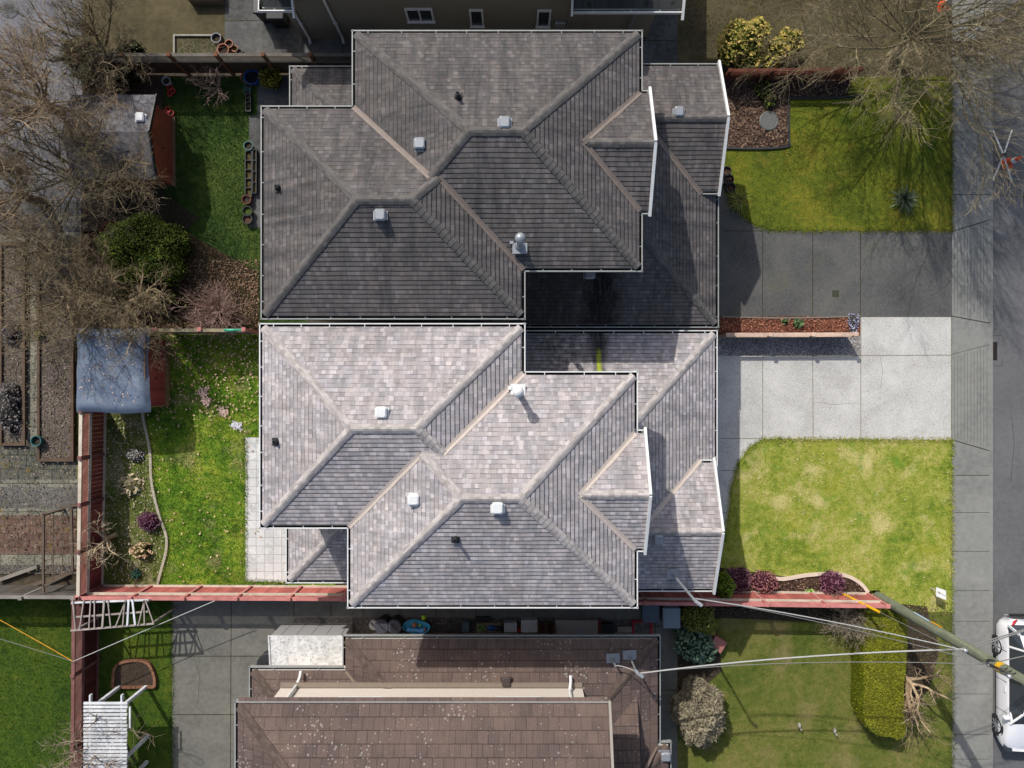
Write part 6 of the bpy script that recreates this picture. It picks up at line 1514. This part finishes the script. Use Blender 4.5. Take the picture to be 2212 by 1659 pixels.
# ---------------------------------------------------------------- leafy shrubs
def blob_pts(c, r, n, rnd, shell=.45, lump=None):
    out = []
    while len(out) < n:
        d = Vector((rnd.gauss(0, 1), rnd.gauss(0, 1), abs(rnd.gauss(0, 1)))).normalized(); k = (1-shell*rnd.random()**1.6)
        if lump: k *= lump(d)
        out.append(Vector((c[0]+d.x*r[0]*k, c[1]+d.y*r[1]*k, c[2]+d.z*r[2]*k)))
    return out
def shrub(name, label, cat, px, py, blobs, mat, core, leaf=.07, dens=900, seed=1, group=None, z=0, long=1.0, flat=.2):
    """blobs: (dx, dy, z, rx, ry, rz) in metres"""
    rnd = random.Random(seed); x, y = XY(px, py); B = root(name, label, cat, (x, y, z), group); m = MB(); q = MB()
    for (dx, dy, bz, rx, ry, rz) in blobs:
        ph = [rnd.uniform(0, 6) for _ in range(4)]
        def lump(d, ph=ph): return 1+.13*math.sin(5*d.x+ph[0])*math.sin(5*d.y+ph[1])+.07*math.sin(11*d.x+9*d.z+ph[2])*math.sin(10*d.y+ph[3])
        q.sphere((x+dx, y+dy, bz), (rx*.84, ry*.84, rz*.84), 18, 9, 0, lump)
        m.leaves(blob_pts((x+dx, y+dy, bz), (rx, ry, rz), int(dens*rx*ry), rnd, .30, lump), leaf, .4, flat, rnd, 0, long)
    q.tube([(x, y, 0), (x, y, max(.1, blobs[0][2]))], .06, 6)
    t = part('stem', q, core, B, True); part('foliage', m, mat, B); return B
def core(name, c): return M_plain(name, C(*c), .3, 6, .95, .05)
L_ev = M_leaf('olive_evergreen', [C(48, 62, 14), C(82, 98, 22), C(110, 122, 34), C(64, 82, 16), C(94, 108, 28)])
shrub('evergreen_shrub', 'big rounded dark green clipped evergreen shrub beside the dark lawn', 'shrub', 330, 548,
      [(-.55, .1, .5, .95, .8, 1.0), (.15, .65, .6, .85, .6, 1.05), (.85, .25, .5, .75, .7, .9), (.55, -.5, .4, .85, .7, .9), (-.4, -.65, .35, .8, .6, .8), (-.75, .6, .3, .6, .45, .8)], L_ev, core('evergreen_core', (36, 46, 14)), .055, 4200, 3)
L_pi = M_leaf('yellow_bronze', [C(88, 100, 34), C(164, 150, 62), C(196, 168, 90), C(132, 132, 44), C(186, 150, 92)])
shrub('flowering_shrub', 'large bronze-yellow leafy shrub by the low red-brown fence', 'shrub', 1592, 122,
      [(-.1, .2, .7, .75, .65, .7), (.35, .45, .8, .5, .45, .5), (-.45, -.1, .6, .5, .5, .5), (.2, -.35, .5, .5, .4, .5), (1.3, -.05, .5, .55, .5, .55), (1.6, .2, .6, .45, .45, .5), (1.0, -.35, .4, .4, .35, .4)], L_pi, core('pieris_core', (60, 66, 26)), .10, 1900, 5)
L_pu = M_leaf('purple_leaves', [C(70, 42, 56), C(108, 68, 88), C(90, 54, 72), C(130, 92, 98), C(152, 112, 108)])
pc = core('purple_core', (60, 30, 42))
g_ = 'purple shrubs in the soil border'
shrub('purple_shrub', 'purple shrub at the house end of the border, next to the bright green shrub', 'shrub', 1590, 1248, [(0, 0, .1, .48, .44, .45), (-.22, .1, .1, .3, .3, .3)], L_pu, pc, .06, 3400, 7, g_)
shrub('purple_shrub', 'purple-bronze shrub in the middle of the border under the wires', 'shrub', 1647, 1253, [(0, 0, .1, .48, .42, .45)], M_leaf('bronze_purple', [C(110, 60, 70), C(150, 96, 96), C(176, 124, 112), C(92, 44, 62)]), pc, .06, 3400, 8, g_)
shrub('purple_shrub', 'purple shrub against the curved kerb, nearest the yellow guard tube', 'shrub', 1792, 1255, [(0, 0, .1, .46, .42, .45)], M_leaf('rosy_purple', [C(112, 66, 88), C(144, 96, 112), C(92, 52, 72)]), pc, .06, 3400, 9, g_)
shrub('purple_shrub', 'round purple heather bush at the wavy lawn edging', 'shrub', 326, 1124, [(0, 0, .1, .40, .36, .35)], M_leaf('heather', [C(74, 44, 64), C(110, 70, 96), C(88, 54, 76), C(136, 100, 104)]), pc, .05, 3600, 10)
shrub('dry_flower_bush', 'bush of dried tan flower heads in the fence border', 'shrub', 309, 1189, [(0, 0, .1, .36, .26, .3), (.1, .18, .1, .2, .15, .25)], M_leaf('tan_heads', [C(190, 158, 124), C(214, 184, 146), C(150, 116, 88)]), core('tan_core', (70, 70, 36)), .11, 700, 11, flat=.8)
shrub('small_shrub', 'small blue-teal shrub at the corner of the fence border', 'shrub', 297, 1238, [(0, 0, .05, .17, .17, .2)], M_leaf('teal_leaves', [C(44, 84, 72), C(66, 108, 92)]), core('teal_core', (40, 60, 50)), .05, 4000, 12)
shrub('small_shrub', 'pale silvery shrub in the fence border, near the red lattice fence', 'shrub', 295, 983, [(0, 0, .05, .3, .25, .2)], M_leaf('silver', [C(150, 148, 150), C(186, 182, 180), C(110, 108, 104)]), core('silver_core', (90, 88, 80)), .06, 1400, 13)
shrub('small_shrub', 'straw-coloured collapsed shrub in the fence border below the silvery one', 'shrub', 283, 1048, [(0, 0, .0, .45, .4, .2)], M_leaf('straw', [C(176, 160, 130), C(206, 192, 160), C(128, 116, 84), C(110, 120, 52)]), core('straw_core', (90, 84, 56)), .12, 700, 14, long=1.8)
shrub('lavender', 'large grey dead-looking lavender in the narrow timber bed', 'shrub', 28, 885, [(0, 0, .1, .42, .95, .4), (.05, .6, .1, .35, .4, .4)], M_leaf('grey_lav', [C(84, 80, 78), C(120, 114, 112), C(64, 60, 56)]), core('lav_core', (56, 54, 50)), .09, 1200, 15)
shrub('lavender', 'small grey shrub in the narrow timber bed above the lavender', 'shrub', 32, 722, [(0, 0, .1, .35, .4, .3)], M_leaf('grey_lav2', [C(84, 78, 84), C(110, 102, 108), C(60, 56, 56)]), core('lav_core2', (52, 48, 46)), .08, 1200, 16)
shrub('small_shrub', 'yellow-green sprouting plant under the bare tree by the timber beds', 'shrub', 58, 728, [(.6, .1, .1, .2, .18, .25)], M_leaf('lime_leaf', [C(110, 116, 40), C(140, 144, 52)]), core('lime_core', (60, 64, 24)), .08, 1500, 17)
L_box = M_leaf('bright_box', [C(58, 80, 14), C(96, 118, 24), C(122, 140, 34)])
shrub('box_shrub', 'bright green clipped shrub between the house corner and purple shrubs', 'shrub', 1553, 1252, [(0, 0, .5, .33, .45, .75)], L_box, core('box_core', (52, 66, 16)), .055, 6000, 18)
L_con = M_leaf('olive_conifer', [C(60, 70, 20), C(96, 102, 36), C(120, 122, 46), C(76, 86, 26)])
shrub('conical_shrub', 'olive conical conifer shrub beside the light grey wheelie bin', 'shrub', 1496, 1318, [(0, 0, .5, .60, .52, .9)], L_con, core('con_core', (54, 60, 22)), .055, 5000, 19)
shrub('conical_shrub', 'smaller yellow-green conifer shrub touching the olive conical one', 'shrub', 1518, 1338, [(.02, -.05, .3, .36, .36, .6)], M_leaf('yellow_conifer', [C(96, 104, 30), C(126, 130, 44)]), core('con_core2', (70, 76, 26)), .055, 5000, 20)
shrub('blue_green_shrub', 'blue-green leafy shrub beside the dusty red paving square', 'shrub', 1490, 1380, [(0, 0, .3, .68, .6, .7), (.35, -.35, .2, .5, .4, .5), (-.2, .4, .2, .45, .35, .5)], M_leaf('blue_green', [C(52, 78, 62), C(86, 112, 92), C(120, 140, 112), C(64, 92, 70)]), core('bg_core', (40, 54, 40)), .10, 1700, 21)
shrub('twiggy_bush', 'large round tan twiggy bush on the tired front lawn', 'shrub', 1500, 1522, [(0, 0, .45, .88, 1.15, .85)], M_leaf('tan_twig_leaf', [C(92, 84, 64), C(130, 121, 98), C(152, 142, 118), C(108, 100, 78)]), core('tan_twig_core', (84, 76, 54)), .075, 6500, 22, long=2.6, flat=.1)
shrub('small_shrub', 'yellow-leaved shrub at the fence corner behind the porch roof', 'shrub', 592, 178, [(0, 0, .3, .42, .38, .4)], M_leaf('mustard', [C(84, 80, 20), C(134, 122, 30), C(60, 62, 20)]), core('mustard_core', (44, 44, 16)), .08, 2200, 23)
shrub('small_shrub', 'yellow-green leafy plant in the bark bed beside the stone disc', 'shrub', 1645, 196, [(0, 0, .1, .3, .3, .3), (.2, -.35, .1, .25, .3, .25)], M_leaf('weed', [C(70, 84, 30), C(112, 122, 40), C(90, 80, 60)]), core('weed_core', (56, 52, 34)), .10, 700, 24)
shrub('small_shrub', 'small green tuft in the leafy strip by the pink-topped fence', 'shrub', 1722, 699, [(0, 0, .02, .20, .17, .18)], M_leaf('tuft_green', [C(70, 100, 60), C(100, 130, 84)]), core('tuft_core', (60, 70, 40)), .10, 1500, 25)
shrub('small_shrub', 'smaller green tuft left of the green tuft in the leafy strip', 'shrub', 1694, 694, [(0, 0, .02, .13, .11, .12)], M_leaf('tuft_green2', [C(70, 96, 60), C(96, 120, 80)]), core('tuft_core2', (60, 70, 40)), .09, 1800, 26)
shrub('flower_clump', 'clump of pale lilac and white flowers at the end of the leafy strip', 'flowers', 1842, 700, [(0, .1, .02, .22, .28, .16), (0, -.2, .02, .15, .2, .14)], M_leaf('lilac', [C(120, 120, 140), C(190, 190, 214), C(150, 146, 180), C(80, 84, 70)]), core('lilac_core', (60, 60, 50)), .06, 2600, 27)
shrub('small_shrub', 'little lime green plant on the soil under the red fence', 'shrub', 1748, 1278, [(0, 0, .02, .15, .11, .12)], M_leaf('lime', [C(150, 190, 90), C(176, 210, 120)]), core('lime_core2', (90, 110, 50)), .09, 1800, 28)
shrub('low_bush', 'low dark bushy plants along the foot of the red fence', 'shrub', 1600, 1306, [(-.3, 0, .0, .5, .22, .25), (.8, .05, .0, .6, .2, .25), (1.9, .05, 0, .5, .22, .25)], M_leaf('dark_bush', [C(56, 54, 34), C(84, 78, 56), C(70, 84, 36)]), core('db_core', (44, 42, 28)), .08, 1500, 29)
shrub('mossy_undergrowth', 'dark mossy evergreen undergrowth beneath the sprawling bare tree', 'shrub', 360, 640, [(-1.2, -.2, .2, 1.0, .5, .5), (.2, -.2, .2, .8, .4, .5), (-2.4, .1, .1, .7, .6, .45)], M_leaf('moss_under', [C(44, 44, 20), C(74, 74, 34), C(96, 92, 48)]), core('mu_core', (34, 32, 18)), .10, 600, 30)
shrub('mossy_undergrowth', 'dark mossy undergrowth behind the grey-roofed shed', 'shrub', 240, 172, [(0, 0, .2, 1.3, .5, .6), (-1.0, .8, .2, .6, .6, .6), (.7, 1.0, .1, .5, .4, .5)], M_leaf('moss_under2', [C(48, 50, 26), C(76, 78, 42), C(60, 74, 50)]), core('mu_core2', (34, 34, 22)), .10, 600, 31)
# red leaved spray left of the evergreen
shrub('small_shrub', 'dark red leaved bush tucked behind the big evergreen shrub', 'shrub', 262, 505, [(0, 0, .3, .5, .35, .5)], M_leaf('dark_red', [C(84, 30, 26), C(110, 48, 40), C(60, 30, 24)]), core('dr_core', (44, 26, 22)), .09, 1200, 32)

# long clipped hedge
rnd = random.Random(99); hp = [XY(a, b, 1.0) for a, b in [(1886, 1320), (1930, 1322), (1962, 1345), (1960, 1440), (1952, 1500), (1955, 1592), (1925, 1593), (1895, 1588), (1868, 1555), (1868, 1480), (1866, 1380), (1872, 1335)]]
hc = (sum(p[0] for p in hp)/len(hp), sum(p[1] for p in hp)/len(hp)); B = root('hedge', 'long clipped yellow-green hedge on the tired front lawn', 'hedge', (hc[0], hc[1], 0))
q = MB(); sm = smoothpoly(hp, 4); n = len(sm); vs = []
levels = [(0, .97), (.5, .985), (.85, .96), (.96, .88), (1.0, .7), (1.01, .4), (1.02, .05)]
for z_, f in levels: vs += [(hc[0]+(p[0]-hc[0])*f*(1 if f > .9 else 1), hc[1]+(p[1]-hc[1])*(1-(1-f)*.45), z_*.97) for p in sm]
q.add(vs, [(i*n+k, i*n+(k+1) % n, (i+1)*n+(k+1) % n, (i+1)*n+k) for i in range(len(levels)-1) for k in range(n)]); part('stem', q, core('hedge_core', (84, 92, 20)), B, True)
m = MB(); xs = [p[0] for p in sm]; ys = [p[1] for p in sm]; cnt = 0; pts = []
A_ = NPR.uniform(min(xs), max(xs), 40000); B2 = NPR.uniform(min(ys), max(ys), 40000); kk = inpoly(A_, B2, sm); A_, B2 = A_[kk][:30000], B2[kk][:30000]
for a, b in zip(A_, B2):
    f = max(abs(a-hc[0])/(max(xs)-hc[0]), abs(b-hc[1])/(max(ys)-hc[1])*.9); pts.append((a, b, 1.0-.14*max(0, f-.75)/.25+rnd.uniform(-.05, .05)+.02*math.sin(a*3)*math.sin(b*2)))
for i in range(len(sm)):
    a, b = sm[i], sm[(i+1) % n]
    for _ in range(60): t = rnd.random(); pts.append((a[0]+(b[0]-a[0])*t+rnd.gauss(0, .03), a[1]+(b[1]-a[1])*t+rnd.gauss(0, .03), rnd.uniform(.05, .95)))
m.leaves(pts, .042, .4, .35, rnd); part('foliage', m, M_leaf('hedge_leaves', [C(74, 82, 12), C(108, 112, 16), C(130, 130, 22), C(92, 98, 14), C(146, 144, 34)]), B)

# yucca and ornamental grass
def spiky(name, label, cat, px, py, nleaf, L, w_, mat, seed, el=(.1, 1.4), z0=.1, droop=.3):
    rnd = random.Random(seed); x, y = XY(px, py); B = root(name, label, cat, (x, y, 0)); m = MB()
    for k in range(nleaf):
        a = rnd.uniform(0, 6.283); e = rnd.uniform(*el); l_ = L*rnd.uniform(.7, 1.1); d = Vector((math.cos(a), math.sin(a), 0)); s_ = Vector((-math.sin(a), math.cos(a), 0)); pr = []
        for i in range(4):
            t = i/3; p = Vector((x, y, z0))+d*(l_*math.cos(e)*t)+Vector((0, 0, l_*math.sin(e)*t-droop*l_*t*t)); p.z = max(p.z, .03); ww = w_*(1-t)**.6 if i < 3 else .002
            pr += [p-s_*ww, p+s_*ww]
        m.add(pr, [(2*i, 2*i+1, 2*i+3, 2*i+2) for i in range(3)])
    part('leaves', m, mat, B); q = MB(); q.lathe((x, y, 0), [(.09, 0), (.06, z0+.1)], 10); part('stem', q, BK_m, B); return B
spiky('yucca', 'dark spiky yucca rosette on the dark front lawn', 'yucca', 1948, 434, 150, .62, .026, M_leaf('yucca_leaf', [C(48, 64, 40), C(96, 112, 80), C(136, 148, 116), C(60, 78, 50)]), 5)
spiky('ornamental_grass', 'yellow-green arching ornamental grass at the corner of the dark front lawn', 'grass plant', 1589, 436, 110, .62, .012, M_leaf('arching_leaf', [C(84, 92, 34), C(124, 128, 56), C(150, 148, 76)]), 6, (.2, 1.3), .2, .5)
pot('dark pot holding the arching ornamental grass', 1585, 440, .2, .22, T_blk, M_bark)
